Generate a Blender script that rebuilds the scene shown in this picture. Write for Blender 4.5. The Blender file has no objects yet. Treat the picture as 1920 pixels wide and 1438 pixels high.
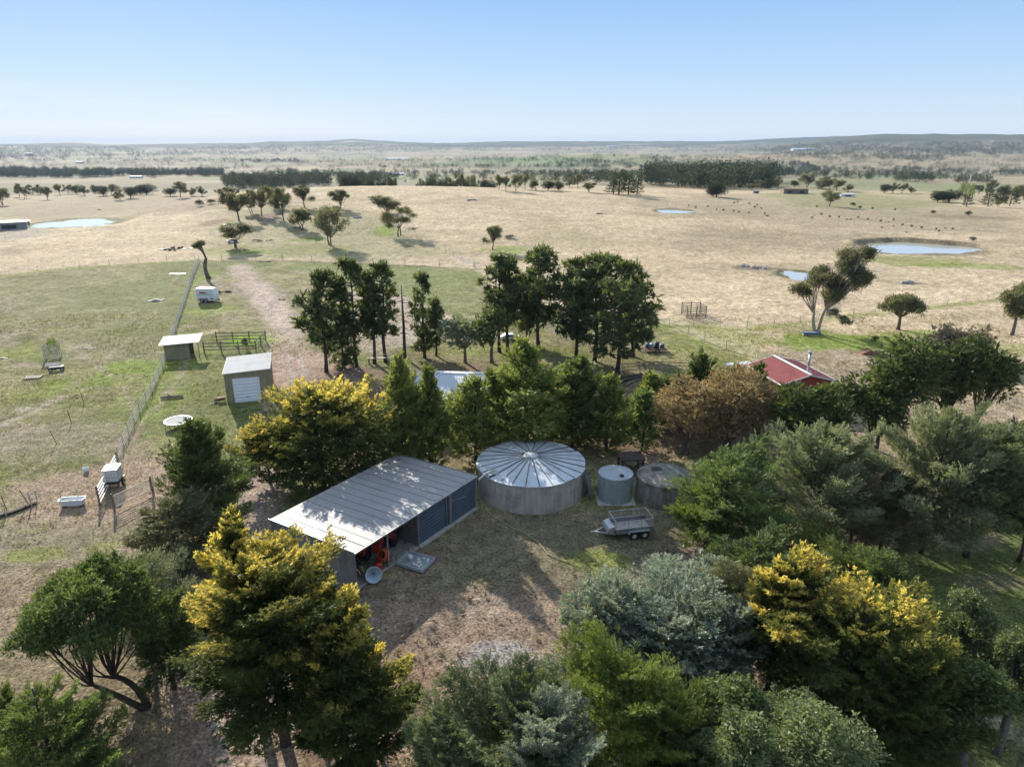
import bpy, math, numpy as np
from mathutils import Vector, Matrix
R_ = math.radians
SC = bpy.context.scene
COL = SC.collection
# ------------------------------------------------------------------ camera, sky, sun, exposure
CAM_H = 26.0; F = 1300.0; PITCH = R_(19.02)          # focal length in pixels of a 1920 px wide frame
SP, CP = math.sin(PITCH), math.cos(PITCH)
cd = bpy.data.cameras.new('camera'); cam = bpy.data.objects.new('camera', cd); COL.objects.link(cam)
cam.location = (0, 0, CAM_H); cam.rotation_euler = (R_(90) - PITCH, 0, 0)
cd.sensor_width = 36; cd.lens = 36*F/1920; cd.clip_start = 0.5; cd.clip_end = 60000
SC.camera = cam
SUN_AZ, SUN_EL = -28.5, 24.5                           # azimuth from +Y towards +X, elevation
w = bpy.data.worlds.new('World'); SC.world = w; w.use_nodes = True
nt = w.node_tree; nt.nodes.clear()
sky = nt.nodes.new('ShaderNodeTexSky'); sky.sky_type = 'NISHITA'; sky.sun_disc = False
sky.sun_elevation = R_(SUN_EL); sky.sun_rotation = R_(SUN_AZ)
sky.altitude = 600; sky.air_density = 1.0; sky.dust_density = 0.6; sky.ozone_density = 2.5
bg = nt.nodes.new('ShaderNodeBackground'); bg.inputs[1].default_value = 0.096
wo = nt.nodes.new('ShaderNodeOutputWorld')
# the glare side of the Nishita sky is far brighter than the camera's evenly exposed sky: most of it is blended with an even elevation gradient
tcw = nt.nodes.new('ShaderNodeTexCoord'); sep = nt.nodes.new('ShaderNodeSeparateXYZ'); nt.links.new(tcw.outputs['Generated'], sep.inputs[0])
rw = nt.nodes.new('ShaderNodeValToRGB'); nt.links.new(sep.outputs[2], rw.inputs[0])
_st = [(0, (4.0, 4.4, 4.8)), (.03, (3.4, 4.1, 4.9)), (.09, (2.5, 3.6, 5.0)), (.18, (1.6, 2.8, 4.75)), (.34, (2.6, 3.5, 4.9)), (1, (3.1, 3.8, 4.8))]  # upper stops, out of frame, are brightened to add fill light
while len(rw.color_ramp.elements) < len(_st): rw.color_ramp.elements.new(.5)
for i, (p, c) in enumerate(_st): rw.color_ramp.elements[i].position = p; rw.color_ramp.elements[i].color = tuple(v/5 for v in c) + (1,)
sc5 = nt.nodes.new('ShaderNodeVectorMath'); sc5.operation = 'SCALE'; sc5.inputs['Scale'].default_value = 5.0; nt.links.new(rw.outputs[0], sc5.inputs[0])
# thin streaky cloud low on the left
mpw = nt.nodes.new('ShaderNodeMapping'); mpw.inputs['Scale'].default_value = (3, 3, 42); nt.links.new(tcw.outputs['Generated'], mpw.inputs[0])
nw = nt.nodes.new('ShaderNodeTexNoise'); nw.inputs['Scale'].default_value = 1.3; nw.inputs['Detail'].default_value = 6; nt.links.new(mpw.outputs[0], nw.inputs['Vector'])
cr = nt.nodes.new('ShaderNodeValToRGB'); cr.color_ramp.elements[0].position = .42; cr.color_ramp.elements[1].position = .66; nt.links.new(nw.outputs[0], cr.inputs[0])
el = nt.nodes.new('ShaderNodeMapRange'); el.inputs[1].default_value = .075; el.inputs[2].default_value = .0; nt.links.new(sep.outputs[2], el.inputs[0])
lx = nt.nodes.new('ShaderNodeMapRange'); lx.inputs[1].default_value = -.05; lx.inputs[2].default_value = -.5; nt.links.new(sep.outputs[0], lx.inputs[0])
m1 = nt.nodes.new('ShaderNodeMath'); m1.operation = 'MULTIPLY'; nt.links.new(el.outputs[0], m1.inputs[0]); nt.links.new(lx.outputs[0], m1.inputs[1])
m2 = nt.nodes.new('ShaderNodeMath'); m2.operation = 'MULTIPLY'; nt.links.new(m1.outputs[0], m2.inputs[0]); nt.links.new(cr.outputs[0], m2.inputs[1])
cm = nt.nodes.new('ShaderNodeMix'); cm.data_type = 'RGBA'; nt.links.new(m2.outputs[0], cm.inputs[0]); nt.links.new(sc5.outputs[0], cm.inputs[6]); cm.inputs[7].default_value = (4.3, 4.5, 4.75, 1)
mixw = nt.nodes.new('ShaderNodeMix'); mixw.data_type = 'RGBA'; mixw.inputs[0].default_value = .94
nt.links.new(sky.outputs[0], mixw.inputs[6]); nt.links.new(cm.outputs[2], mixw.inputs[7])
nt.links.new(mixw.outputs[2], bg.inputs[0]); nt.links.new(bg.outputs[0], wo.inputs[0])
sd = bpy.data.lights.new('sun', 'SUN'); sd.energy = 4.3; sd.angle = R_(0.55); sd.color = (1, .93, .82)
sun = bpy.data.objects.new('sun', sd); COL.objects.link(sun)
sdir = Vector((math.sin(R_(SUN_AZ))*math.cos(R_(SUN_EL)), math.cos(R_(SUN_AZ))*math.cos(R_(SUN_EL)), math.sin(R_(SUN_EL))))
sun.rotation_euler = sdir.to_track_quat('Z', 'Y').to_euler(); sun.location = (0, 0, 90)
SC.view_settings.view_transform = 'Standard'; SC.view_settings.look = 'None'
SC.view_settings.exposure = 1.0; SC.view_settings.gamma = 1
SC.cycles.max_bounces = 7; SC.cycles.diffuse_bounces = 3; SC.cycles.transmission_bounces = 4; SC.cycles.glossy_bounces = 2
SC.cycles.volume_bounces = 1; SC.cycles.use_denoising = True; SC.cycles.sample_clamp_indirect = 6
# ------------------------------------------------------------------ noise
def _hash(ix, iy, s):
    h = (ix.astype(np.int64)*374761393 + iy.astype(np.int64)*668265263 + s*2147483647) & 0xffffffff
    h = ((h ^ (h >> 13))*1274126177) & 0xffffffff
    return ((h ^ (h >> 16)) & 0xffff)/65535.0
def vnoise(x, y, s=0):
    ix, iy = np.floor(x), np.floor(y); fx, fy = x-ix, y-iy
    fx = fx*fx*(3-2*fx); fy = fy*fy*(3-2*fy)
    a, b = _hash(ix, iy, s), _hash(ix+1, iy, s); c, d = _hash(ix, iy+1, s), _hash(ix+1, iy+1, s)
    return (a*(1-fx)+b*fx)*(1-fy) + (c*(1-fx)+d*fx)*fy
def fbm(x, y, sc, oc=4, s=0, g=.5):
    v = 0; a = 1; t = 0
    for i in range(oc):
        th = i*.7+.4; c, q = math.cos(th), math.sin(th)
        v = v + a*vnoise((x*c-y*q)/sc+17.3*i+900, (x*q+y*c)/sc+7.7*i+900, s+i); t += a; a *= g; sc /= 2.03
    return v/t
def sst(x, a, b):
    t = np.clip((x-a)/(b-a), 0, 1); return t*t*(3-2*t)
def gb(X, Y, cx, cy, sx, sy): return np.exp(-((X-cx)/sx)**2/2-((Y-cy)/sy)**2/2)
# ------------------------------------------------------------------ terrain
RID = [(-180,30),(-60,30),(-37,18),(-34,32),(-31,34),(-29,22),(-24,24),(-20,24),(-18,40),(-14,46),(-12,64),(-9,48),(-6,38),(-3,42),(0,44),(3,40),(7,32),(11,30),(14,30),(17,34),(20,52),(24,66),(27,84),(30,80),(33,70),(36,56),(60,40),(180,30)]
RIDX = [a for a, b in RID]; RIDZ = [b for a, b in RID]
PONDS = []
PONDZ = []
def terrain(X, Y, detail=True):
    X = np.asarray(X, float); Y = np.asarray(Y, float)
    r = np.hypot(X, Y); az = np.degrees(np.arctan2(X, Y))
    z = np.interp(r, [0, 330, 450, 560, 800, 1600, 3000, 60000], [0, 0, -1.2, -3.2, -9, -30, -42, -42])
    sx = np.where(X < -55, 78, 125)
    z = z + 8.9*np.exp(-((X+55)/sx)**2/2 - ((Y-300)/np.where(Y > 300, 48, 72))**2/2)
    z = z - 8.0*sst(-X, 110, 190)*sst(Y, 175, 300)*sst(-Y, -900, -500)
    z = z + 5*np.exp(-((X+330)/160)**2/2-((Y-560)/120)**2/2)
    z = z - 6.5*sst(r, 340, 440)*sst(-az, -8, 3)
    u = sst(r, 110, 500)
    z = z + u*(fbm(X, Y, 90, 3, 3)-.5)*2.0*np.clip(r/400, .4, 6)
    # low rounded hills on the plain
    for cx, cy, ax, ay, h in ((140, 2500, 330, 330, 24), (1150, 2500, 500, 260, 26), (-900, 3600, 900, 400, 12), (1700, 3100, 700, 300, 30), (500, 3500, 300, 200, 20), (-330, 2900, 300, 200, 12)):
        z = z + h*gb(X, Y, cx, cy, ax, ay)
    rz = np.interp(az, RIDX, RIDZ)*1.3 + 42
    z = z + rz*np.exp(-((r-8200)/1500)**2/2)*(.66+.68*fbm(X, Y, 1300, 4, 9))
    z = z + 112*sst(az, 13, 27)*np.exp(-((r-5200)/800)**2/2)*(.6+.5*fbm(X, Y, 900, 3, 19))
    for cx, cy, ax, ay, d, zc in PONDS:
        th = np.arctan2((Y-cy)/ay, (X-cx)/ax); q = (((X-cx)/ax)**2+((Y-cy)/ay)**2)*(1+.12*np.sin(2*th+cx)+.10*np.sin(3*th+cy)+.06*np.sin(5*th+cx))**2
        sq = np.sqrt(q); z = z + (zc-z)*sst(-sq, -2.3, -1.25)
        z = z - d*np.exp(-q**1.5*.9) + (fbm(X, Y, 2.6, 2, 88)-.5)*.22*d*np.exp(-((sq-1)/.35)**2)
        z = z + (.85 if d > 1 else .2)*np.exp(-((sq-1.3)/.14)**2)*(.05+.95*sst(Y-cy, -ay*.2, ay*.8))
    return z
def ray(px, py):
    a = (np.asarray(px, float)-960)/F; b = (np.asarray(py, float)-719)/F
    return a, CP - b*SP, -(SP + b*CP)
_T = np.concatenate([np.geomspace(12, 1000, 900), np.geomspace(1003, 20000, 500)])
_TF = np.geomspace(330, 16000, 260)
def ground(px, py, T=None):
    _T = globals()['_T'] if T is None else T
    """points of the terrain seen at photograph pixels"""
    px = np.atleast_1d(np.asarray(px, float)); py = np.atleast_1d(np.asarray(py, float)); out = np.zeros((len(px), 3))
    for i0 in range(0, len(px), 400):
        a, b, c = ray(px[i0:i0+400], py[i0:i0+400])
        X = a[:, None]*_T; Y = b[:, None]*_T; Z = CAM_H + c[:, None]*_T
        d = Z - terrain(X, Y); hit = d < 0; k = np.where(hit.any(1), hit.argmax(1), len(_T)-1); k = np.maximum(k, 1)
        ii = np.arange(len(k)); d0 = d[ii, k-1]; d1 = d[ii, k]; f = np.clip(d0/np.where(d0-d1 == 0, 1, d0-d1), 0, 1)
        t = _T[k-1]*(1-f)+_T[k]*f; x = a*t; y = b*t
        out[i0:i0+400] = np.stack([x, y, terrain(x, y)], 1)
    return out
def G(px, py): return Vector(ground(px, py)[0])
_ps = []
for _x, _y, _w, _y0, _y1, _d in ((1722, 463, 88, 452, 474, 1.3), (1498, 516, 30, 508, 524, .45), (1264, 396, 29, 392.5, 399.5, .5), (140, 418, 68, 411, 425.5, .6)):
    _g = ground(_x, _y)[0]; _dp = _g[1]*CP+(CAM_H-_g[2])*SP
    _a, _b, _c = ray([_x, _x], [_y0, _y1]); _Y = (CAM_H-_g[2])*_b/-_c      # rows of the two shores on the level of the water
    _ps.append((_g[0], float(_Y.mean()), _w*_dp/F, max(2.5, float(_Y[0]-_Y[1])/2), _d, _g[2]))
PONDS += _ps
def GZ(x, y): return float(terrain(x, y))
def depth(x, y, z): return y*CP + (CAM_H-z)*SP
def z_at(y, py):
    a, b, c = ray(960, py); return float(CAM_H + c/b*y)
rng = np.random.default_rng(7)
# ------------------------------------------------------------------ objects
def tagp(o, label=None, cat=None, group=None, kind=None):
    if label: o['label'] = label
    if cat: o['category'] = cat
    if group: o['group'] = group
    if kind: o['kind'] = kind
    return o
def empty(name, loc, rz=0, label=None, cat=None, group=None):
    o = bpy.data.objects.new(name, None); COL.objects.link(o); o.location = loc; o.rotation_euler = (0, 0, rz)
    return tagp(o, label, cat, group)
def mkobj(name, me, parent=None, mat=None):
    o = bpy.data.objects.new(name, me); COL.objects.link(o)
    if parent is not None: o.parent = parent
    if mat is not None: me.materials.append(mat)
    return o
def copy_tree(o, parent=None):
    c = o.copy(); COL.objects.link(c); c.parent = parent
    for ch in list(KIDS.get(o.name, [])): copy_tree_child(ch, c)
    return c
def copy_tree_child(o, p):
    c = o.copy(); COL.objects.link(c); c.parent = p
    for ch in list(KIDS.get(o.name, [])): copy_tree_child(ch, c)
KIDS = {}
def remember(root):
    """note who is whose child, for copy_tree"""
    def rec(o):
        KIDS[o.name] = list(o.children)
        for c in o.children: rec(c)
    rec(root)
class MB:
    def __init__(s): s.v = []; s.f = []; s.m = []; s.mi = 0
    def add(s, vs, fs):
        n = len(s.v); s.v += [tuple(v) for v in vs]; s.f += [tuple(i+n for i in f) for f in fs]; s.m += [s.mi]*len(fs)
    def box(s, c, d, rz=0, M=None):
        x, y, z = d[0]/2, d[1]/2, d[2]/2
        vs = [Vector((a*x, b*y, g*z)) for g in (-1, 1) for a, b in ((-1, -1), (1, -1), (1, 1), (-1, 1))]
        Q = M if M is not None else Matrix.Rotation(rz, 3, 'Z')
        s.add([Q @ v + Vector(c) for v in vs], [(3, 2, 1, 0), (4, 5, 6, 7), (0, 1, 5, 4), (1, 2, 6, 5), (2, 3, 7, 6), (3, 0, 4, 7)])
        return s
    def bar(s, a, b, wd, h=None):
        a, b = Vector(a), Vector(b); h = h or wd; d = b-a; L = d.length
        if L < 1e-6: return s
        z = d.normalized(); x = z.cross(Vector((0, 0, 1)))
        if x.length < 1e-3: x = Vector((1, 0, 0))
        x.normalize(); y = z.cross(x)
        M = Matrix((x, y, z)).transposed()
        return s.box((a+b)/2, (wd, h, L), M=M)
    def tube(s, pts, rs, n=7, cap=True):
        pts = [Vector(p) for p in pts]
        if not hasattr(rs, '__len__'): rs = [rs]*len(pts)
        vs = []; fs = []
        px = None
        for i, p in enumerate(pts):
            d = (pts[min(i+1, len(pts)-1)]-pts[max(i-1, 0)]).normalized()
            if px is None:
                px = d.cross(Vector((0, 0, 1)));
                if px.length < 1e-3: px = Vector((1, 0, 0))
            px = (px - d*px.dot(d)).normalized(); py = d.cross(px)
            for k in range(n):
                a = 2*math.pi*k/n; vs.append(p + (px*math.cos(a)+py*math.sin(a))*rs[i])
        for i in range(len(pts)-1):
            for k in range(n):
                fs.append((i*n+k, i*n+(k+1) % n, (i+1)*n+(k+1) % n, (i+1)*n+k))
        if cap: fs += [tuple(range(n))[::-1], tuple((len(pts)-1)*n+k for k in range(n))]
        s.add(vs, fs); return s
    def lathe(s, prof, n=24, c=(0, 0, 0)):
        vs = []; fs = []
        for r, z in prof:
            for k in range(n):
                a = 2*math.pi*k/n; vs.append((c[0]+r*math.cos(a), c[1]+r*math.sin(a), c[2]+z))
        for i in range(len(prof)-1):
            for k in range(n): fs.append((i*n+k, i*n+(k+1) % n, (i+1)*n+(k+1) % n, (i+1)*n+k))
        s.add(vs, fs); return s
    def wheel(s, c, r, wd, ax=(0, 1, 0), n=18, hole=0.0):
        ax = Vector(ax).normalized(); x = ax.cross(Vector((0, 0, 1)))
        if x.length < 1e-3: x = Vector((1, 0, 0))
        x.normalize(); y = ax.cross(x); c = Vector(c)
        prof = [(hole, -wd/2), (r*.86, -wd/2), (r, -wd*.3), (r, wd*.3), (r*.86, wd/2), (hole, wd/2)]
        vs = []; fs = []
        for rr, t in prof:
            for k in range(n):
                a = 2*math.pi*k/n; vs.append(c + ax*t + (x*math.cos(a)+y*math.sin(a))*rr)
        m = len(prof)
        for i in range(m if hole > 0 else m-1):
            for k in range(n): fs.append((i*n+k, ((i+1) % m)*n+k, ((i+1) % m)*n+(k+1) % n, i*n+(k+1) % n))
        s.add(vs, fs); return s
    def sheet(s, p0, u, v, nu, amp=.012, pitch=.15, up=(0, 0, 1), th=.004):
        """corrugated sheet: ribs run along v, wave across u"""
        p0, u, v, up = Vector(p0), Vector(u), Vector(v), Vector(up).normalized()
        L = u.length; n = max(4, int(L/pitch)*4); vs = []; fs = []
        for lay in (0, -th):
            for i in range(n+1):
                a = up*(amp*math.sin(2*math.pi*i/4)+lay); q = p0+u*(i/n)+a; vs += [q, q+v]
        m = 2*(n+1)
        for i in range(n):
            b = 2*i; fs.append((b, b+2, b+3, b+1)); fs.append((m+b, m+b+1, m+b+3, m+b+2))
            fs.append((b, m+b, m+b+2, b+2)); fs.append((b+1, b+3, m+b+3, m+b+1))
        s.add(vs, fs); return s
    def poly(s, pts, th=.02, up=(0, 0, 1)):
        """flat polygon with thickness"""
        pts = [Vector(p) for p in pts]; n = len(pts); up = Vector(up)*th
        s.add(pts+[p-up for p in pts], [tuple(range(n)), tuple(range(2*n-1, n-1, -1))]+[(i, n+i, n+(i+1) % n, (i+1) % n) for i in range(n)])
        return s
    def build(s, name, mat, parent=None, smooth=False):
        me = bpy.data.meshes.new(name); me.from_pydata(s.v, [], s.f)
        if isinstance(mat, (list, tuple)):
            for m in mat: me.materials.append(m)
            me.polygons.foreach_set('material_index', s.m)
        else: me.materials.append(mat)
        if smooth: me.polygons.foreach_set('use_smooth', [True]*len(s.f))
        me.validate(); me.update()
        return mkobj(name, me, parent)
# ------------------------------------------------------------------ materials
def newmat(name):
    m = bpy.data.materials.new(name); m.use_nodes = True; n = m.node_tree; n.nodes.clear()
    o = n.nodes.new('ShaderNodeOutputMaterial'); return m, n, o
def N(n, t, **kw):
    q = n.nodes.new(t)
    for k, v in kw.items():
        if k.startswith('i_'): q.inputs[int(k[2:]) if k[2:].isdigit() else k[2:].replace('_', ' ')].default_value = v
        else: setattr(q, k, v)
    return q
def L(n, a, b): n.links.new(a, b)
def ramp(n, fac, stops):
    r = n.nodes.new('ShaderNodeValToRGB'); e = r.color_ramp.elements
    while len(e) < len(stops): e.new(.5)
    for i, (p, c) in enumerate(stops): e[i].position = p; e[i].color = (*c[:3], 1)
    L(n, fac, r.inputs[0]); return r.outputs[0]
def mat(name, col, rough=.7, metal=0, var=.25, scale=2.0, streak=0, col2=None, bump=0, wave=0, spec=.4, coord='Object', fine=.5, ss=1.5):
    """general weathered surface: base colour with blotches, optional vertical streaks, fine grain"""
    m, n, o = newmat(name); b = N(n, 'ShaderNodeBsdfPrincipled'); L(n, b.outputs[0], o.inputs[0])
    tc = N(n, 'ShaderNodeTexCoord'); src = tc.outputs[coord]
    n1 = N(n, 'ShaderNodeTexNoise'); n1.inputs['Scale'].default_value = scale; n1.inputs['Detail'].default_value = 6; n1.inputs['Roughness'].default_value = .62
    L(n, src, n1.inputs['Vector'])
    c2 = col2 or tuple(c*(1-var*1.6) for c in col); c1 = tuple(min(1, c*(1+var*.5)) for c in col)
    base = ramp(n, n1.outputs[0], [(.3, c2), (.5, col), (.72, c1)])
    if streak:
        mp = N(n, 'ShaderNodeMapping'); mp.inputs['Scale'].default_value = (ss, ss, .14); L(n, src, mp.inputs[0])
        n2 = N(n, 'ShaderNodeTexNoise'); n2.inputs['Scale'].default_value = 2.2; n2.inputs['Detail'].default_value = 7; n2.inputs['Roughness'].default_value = .7
        L(n, mp.outputs[0], n2.inputs['Vector'])
        sc = ramp(n, n2.outputs[0], [(.38, (1-streak,)*3), (.6, (1, 1, 1))])
        mx = N(n, 'ShaderNodeMix', data_type='RGBA', blend_type='MULTIPLY'); mx.inputs[0].default_value = 1
        L(n, base, mx.inputs[6]); L(n, sc, mx.inputs[7]); base = mx.outputs[2]
    n3 = N(n, 'ShaderNodeTexNoise'); n3.inputs['Scale'].default_value = scale*11; n3.inputs['Detail'].default_value = 3; L(n, src, n3.inputs['Vector'])
    g = ramp(n, n3.outputs[0], [(.3, (1-.3*fine,)*3), (.7, (1, 1, 1))])
    mx = N(n, 'ShaderNodeMix', data_type='RGBA', blend_type='MULTIPLY'); mx.inputs[0].default_value = 1
    L(n, base, mx.inputs[6]); L(n, g, mx.inputs[7]); L(n, mx.outputs[2], b.inputs['Base Color'])
    b.inputs['Roughness'].default_value = rough; b.inputs['Metallic'].default_value = metal; b.inputs['Specular IOR Level'].default_value = spec
    if rough < .6:
        rr = N(n, 'ShaderNodeMapRange'); rr.inputs[3].default_value = rough*.75; rr.inputs[4].default_value = min(1, rough*1.4)
        L(n, n1.outputs[0], rr.inputs[0]); L(n, rr.outputs[0], b.inputs['Roughness'])
    if bump:
        bp = N(n, 'ShaderNodeBump'); bp.inputs['Distance'].default_value = bump; L(n, n3.outputs[0], bp.inputs['Height']); L(n, bp.outputs[0], b.inputs['Normal'])
    return m
# ------------------------------------------------------------------ ground sheet
def seg_dist(X, Y, pts):
    d = np.full(X.shape, 1e9)
    for (x0, y0), (x1, y1) in zip(pts[:-1], pts[1:]):
        dx, dy = x1-x0, y1-y0; t = np.clip(((X-x0)*dx+(Y-y0)*dy)/(dx*dx+dy*dy+1e-9), 0, 1)
        d = np.minimum(d, np.hypot(X-x0-t*dx, Y-y0-t*dy))
    return d
def poly_sd(X, Y, pts):
    d = seg_dist(X, Y, list(pts)+[pts[0]]); ins = np.zeros(X.shape, bool); n = len(pts)
    for i in range(n):
        x0, y0 = pts[i]; x1, y1 = pts[(i+1) % n]
        c = ((y0 > Y) != (y1 > Y)) & (X < (x1-x0)*(Y-y0)/(y1-y0+1e-12)+x0); ins ^= c
    return np.where(ins, -d, d)
def wpts(pp): return [(p[0], p[1]) for p in ground([a for a, b in pp], [b for a, b in pp])]
def build_ground():
    nr = 1180; r = np.concatenate([[3, 8], np.geomspace(14, 14000, nr), [18000, 26000, 40000]]); nr = len(r)
    fine = np.linspace(-41, 41, 720); co = np.linspace(41, 319, 60)[1:-1]; az = np.radians(np.concatenate([fine, co])); na = len(az)
    RR, AA = np.meshgrid(r, az, indexing='ij'); X = (RR*np.sin(AA)).ravel(); Y = (RR*np.cos(AA)).ravel(); rr = RR.ravel()
    Z = terrain(X, Y)
    nz = lambda sc, oc=4, s=0, g=.5: fbm(X, Y, sc, oc, s, g)
    n1, n2, n3 = nz(14, 5, 31), nz(3.2, 4, 41), nz(40, 4, 51); nf = nz(.9, 3, 61, .6); w = (n1-.5)*6 + (n2-.5)*2.5
    ww = (n2-.5)*2.2+(nf-.5)*1.0
    def mixc(C, c, m): m = np.clip(m, 0, 1)[:, None]; return C*(1-m) + np.asarray(c)*m
    # tall dry grass everywhere by default
    tus = np.clip((nz(1.7, 3, 71, .6)-.3)*2.2, 0, 1)
    gold = np.stack([.60+.13*(n1-.5)+.08*(tus-.5), .47+.11*(n1-.5)+.07*(tus-.5), .31+.08*(n1-.5)+.05*(tus-.5)], 1)
    C = gold.copy()
    C = C*(1+.34*(fbm(X*.28, Y, 4.5, 4, 133, .6)-.5)+.22*(fbm(X*.2, Y, 16, 3, 137)-.5))[:, None]
    C = mixc(C, (.36, .29, .18), sst(nz(26, 5, 81), .55, .72)*.45)
    C = mixc(C, (.30, .28, .13), sst(nz(60, 4, 82), .56, .7)*.35)
    # green-grey paddock left of the long fence and round the sheds
    pad = wpts([(-260, 545), (0, 517), (150, 501), (372, 489), (530, 489), (760, 498), (895, 505), (935, 570), (1228, 607), (1320, 642), (1420, 680), (1480, 760), (1920, 960), (2300, 1500)])+[(30, 5), (-40, 5), (-150, 25), (-200, 120)]
    sd = poly_sd(X, Y, pad); m = sst(-(sd+ww*.8), -1, 1.2)
    PADM = m
    base = np.stack([.275+.20*(n1-.5)+.26*(n2-.5)+.12*(nf-.5), .25+.15*(n1-.5)+.21*(n2-.5)+.10*(nf-.5), .115+.10*(n1-.5)+.13*(n2-.5)+.06*(nf-.5)], 1)
    C = C*(1-m[:, None])+base*m[:, None]
    C = mixc(C, (.36, .275, .20), m*sst(nz(9, 5, 91), .48, .60)*.6)
    C = mixc(C, (.42, .33, .25), m*sst(nz(4, 4, 95), .60, .70)*.55)
    C = mixc(C, (.17, .20, .055), m*sst(nz(17, 5, 92), .48, .60)*.75)
    C = mixc(C, (.11, .12, .05), m*sst(nz(1.3, 3, 93, .6), .55, .75)*.45)
    def blob(px, py, rx, ry, col, st=1., nse=1., soft=.5):
        p = ground([px, px, px], [py, py-ry, py+ry]); c = p[0]; dpt = depth(*c); ax = rx/F*dpt; ay = max(.3, abs(p[1][1]-p[2][1])/2)
        q = np.sqrt(((X-c[0])/ax)**2+((Y-c[1])/ay)**2) + (n2-.5)*1.1*nse + (n1-.5)*.5*nse + (nf-.5)*.35*nse
        nonlocal C; C = mixc(C, col, sst(-q, -1-soft*.5, -1+soft*.5)*st)
    def zone(pp, col, st=1., soft=1., nse=1.):
        nonlocal C; C = mixc(C, col, sst(-(poly_sd(X, Y, wpts(pp))+ww*nse), -soft, soft)*st)
    def path(pp, width, col, st=1., soft=.5, nse=.5, world=False):
        nonlocal C; C = mixc(C, col, sst(-(seg_dist(X, Y, pp if world else wpts(pp))-width/2+ww*nse), -soft, soft)*st)
    GR = (.22, .30, .045); GR2 = (.27, .305, .07); DIRT = (.45, .315, .24); PALE = (.50, .41, .34); GRAV = (.40, .37, .355)
    # paddock colours
    zone([(0, 620), (330, 600), (330, 500), (0, 530)], (.25, .25, .125), .45, 8)
    blob(255, 690, 75, 16, GR, .75); blob(180, 715, 90, 10, GR, .6); blob(60, 660, 70, 14, GR2, .5); blob(60, 735, 110, 12, GR2, .5)
    blob(240, 650, 120, 20, (.34, .29, .21), .4); blob(120, 830, 140, 40, (.36, .29, .22), .5); blob(270, 850, 90, 36, DIRT, .45)
    zone([(0, 905), (120, 880), (250, 860), (330, 860), (430, 905), (470, 960), (330, 985), (0, 985)], DIRT, .8, 1.5, 1.6)
    zone([(-50, 985), (330, 985), (240, 1080), (60, 1160), (-50, 1300)], (.345, .28, .20), .75, 2, 1)
    blob(60, 1040, 60, 14, GR2, .7); blob(190, 1025, 30, 9, GR2, .5); blob(120, 1075, 60, 9, GR2, .35)
    path([(22, 788), (60, 775), (95, 752), (125, 742)], .9, PALE, .95, .4); blob(45, 768, 18, 6, PALE, .8); blob(5, 798, 10, 5, PALE, .9)
    blob(335, 690, 45, 60, GR2, .45); blob(310, 760, 30, 40, GR, .35); blob(345, 830, 60, 22, GR2, .5); blob(560, 470, 90, 14, GR2, .6)
    blob(385, 520, 10, 14, GR, .8); blob(395, 580, 45, 12, GR2, .6); blob(480, 636, 60, 9, (.24, .36, .04), 1, .6); blob(392, 622, 17, 5, (.50, .40, .26), .9)
    zone([(560, 495), (893, 507), (905, 560), (880, 600), (620, 540)], (.24, .26, .10), .75, 3)
    path([(446, 500), (480, 545), (528, 600), (546, 660), (560, 700), (548, 745)], 4.6, (.50, .385, .31), .85, 1.6, 1.6)
    path([(480, 530), (505, 570), (535, 605)], 4, (.54, .43, .36), .7, 2.0, 2.0)
    zone([(500, 660), (560, 650), (640, 668), (700, 700), (720, 725), (600, 735), (540, 760), (505, 740)], DIRT, .9, 1.2, 1)
    path([(548, 740), (520, 800), (500, 870), (470, 960), (430, 1060), (400, 1200), (430, 1330), (470, 1480)], 4.4, (.47, .36, .285), .97, .9, .6)
    zone([(330, 1180), (470, 1150), (540, 1300), (560, 1480), (300, 1480)], (.43, .31, .235), .85, 1.2, 1)
    zone([(-60, 1080), (200, 1050), (340, 1120), (330, 1480), (-60, 1480)], (.33, .24, .165), .7, 2, 1.5)
    for o in (-.75, .75):
        tr = [(p[0]+o, p[1]) for p in wpts([(548, 660), (560, 700), (545, 750), (520, 800), (500, 870), (470, 960), (430, 1060), (400, 1200), (430, 1330), (470, 1480)])]
        path(tr, .5, (.50, .43, .37), .6, .25, .25, True)
    TR = (.40, .31, .225)
    for pp, w_ in (([(0, 600), (120, 640), (230, 720), (262, 800), (235, 860)], .5), ([(330, 520), (280, 600), (180, 690), (90, 760), (0, 860)], .45), ([(20, 900), (120, 850), (215, 840), (300, 760), (345, 690), (390, 600)], .5), ([(500, 500), (620, 520), (760, 510), (880, 520)], .5), ([(1240, 620), (1330, 660), (1420, 690)], .5)):
        path(pp, w_, TR, .6, .35, .5)
    # sand arena behind the pines
    zone([(640, 545), (742, 549), (862, 600), (812, 640), (700, 660), (600, 640)], (.47, .38, .30), .95, .6, .25)
    # under the pines and the hedge
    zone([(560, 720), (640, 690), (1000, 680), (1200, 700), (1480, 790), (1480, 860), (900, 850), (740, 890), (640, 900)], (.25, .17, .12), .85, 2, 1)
    blob(950, 660, 110, 16, GR2, .6); blob(1330, 640, 120, 40, GR2, .5)
    # yard
    zone([(640, 1130), (900, 960), (1300, 960), (1400, 1030), (1330, 1110), (1100, 1200), (980, 1250), (760, 1380), (650, 1480), (560, 1480)], (.32, .235, .175), .94, 1.5, 1)
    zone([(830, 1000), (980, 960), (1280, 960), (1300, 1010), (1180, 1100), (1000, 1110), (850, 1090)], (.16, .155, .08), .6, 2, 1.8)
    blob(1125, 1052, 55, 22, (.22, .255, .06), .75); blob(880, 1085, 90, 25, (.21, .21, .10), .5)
    blob(745, 1105, 90, 30, (.20, .165, .12), .45, 1.5); blob(940, 1235, 75, 40, GRAV, .9, .7); blob(905, 1135, 55, 30, (.40, .31, .235), .8)
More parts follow.
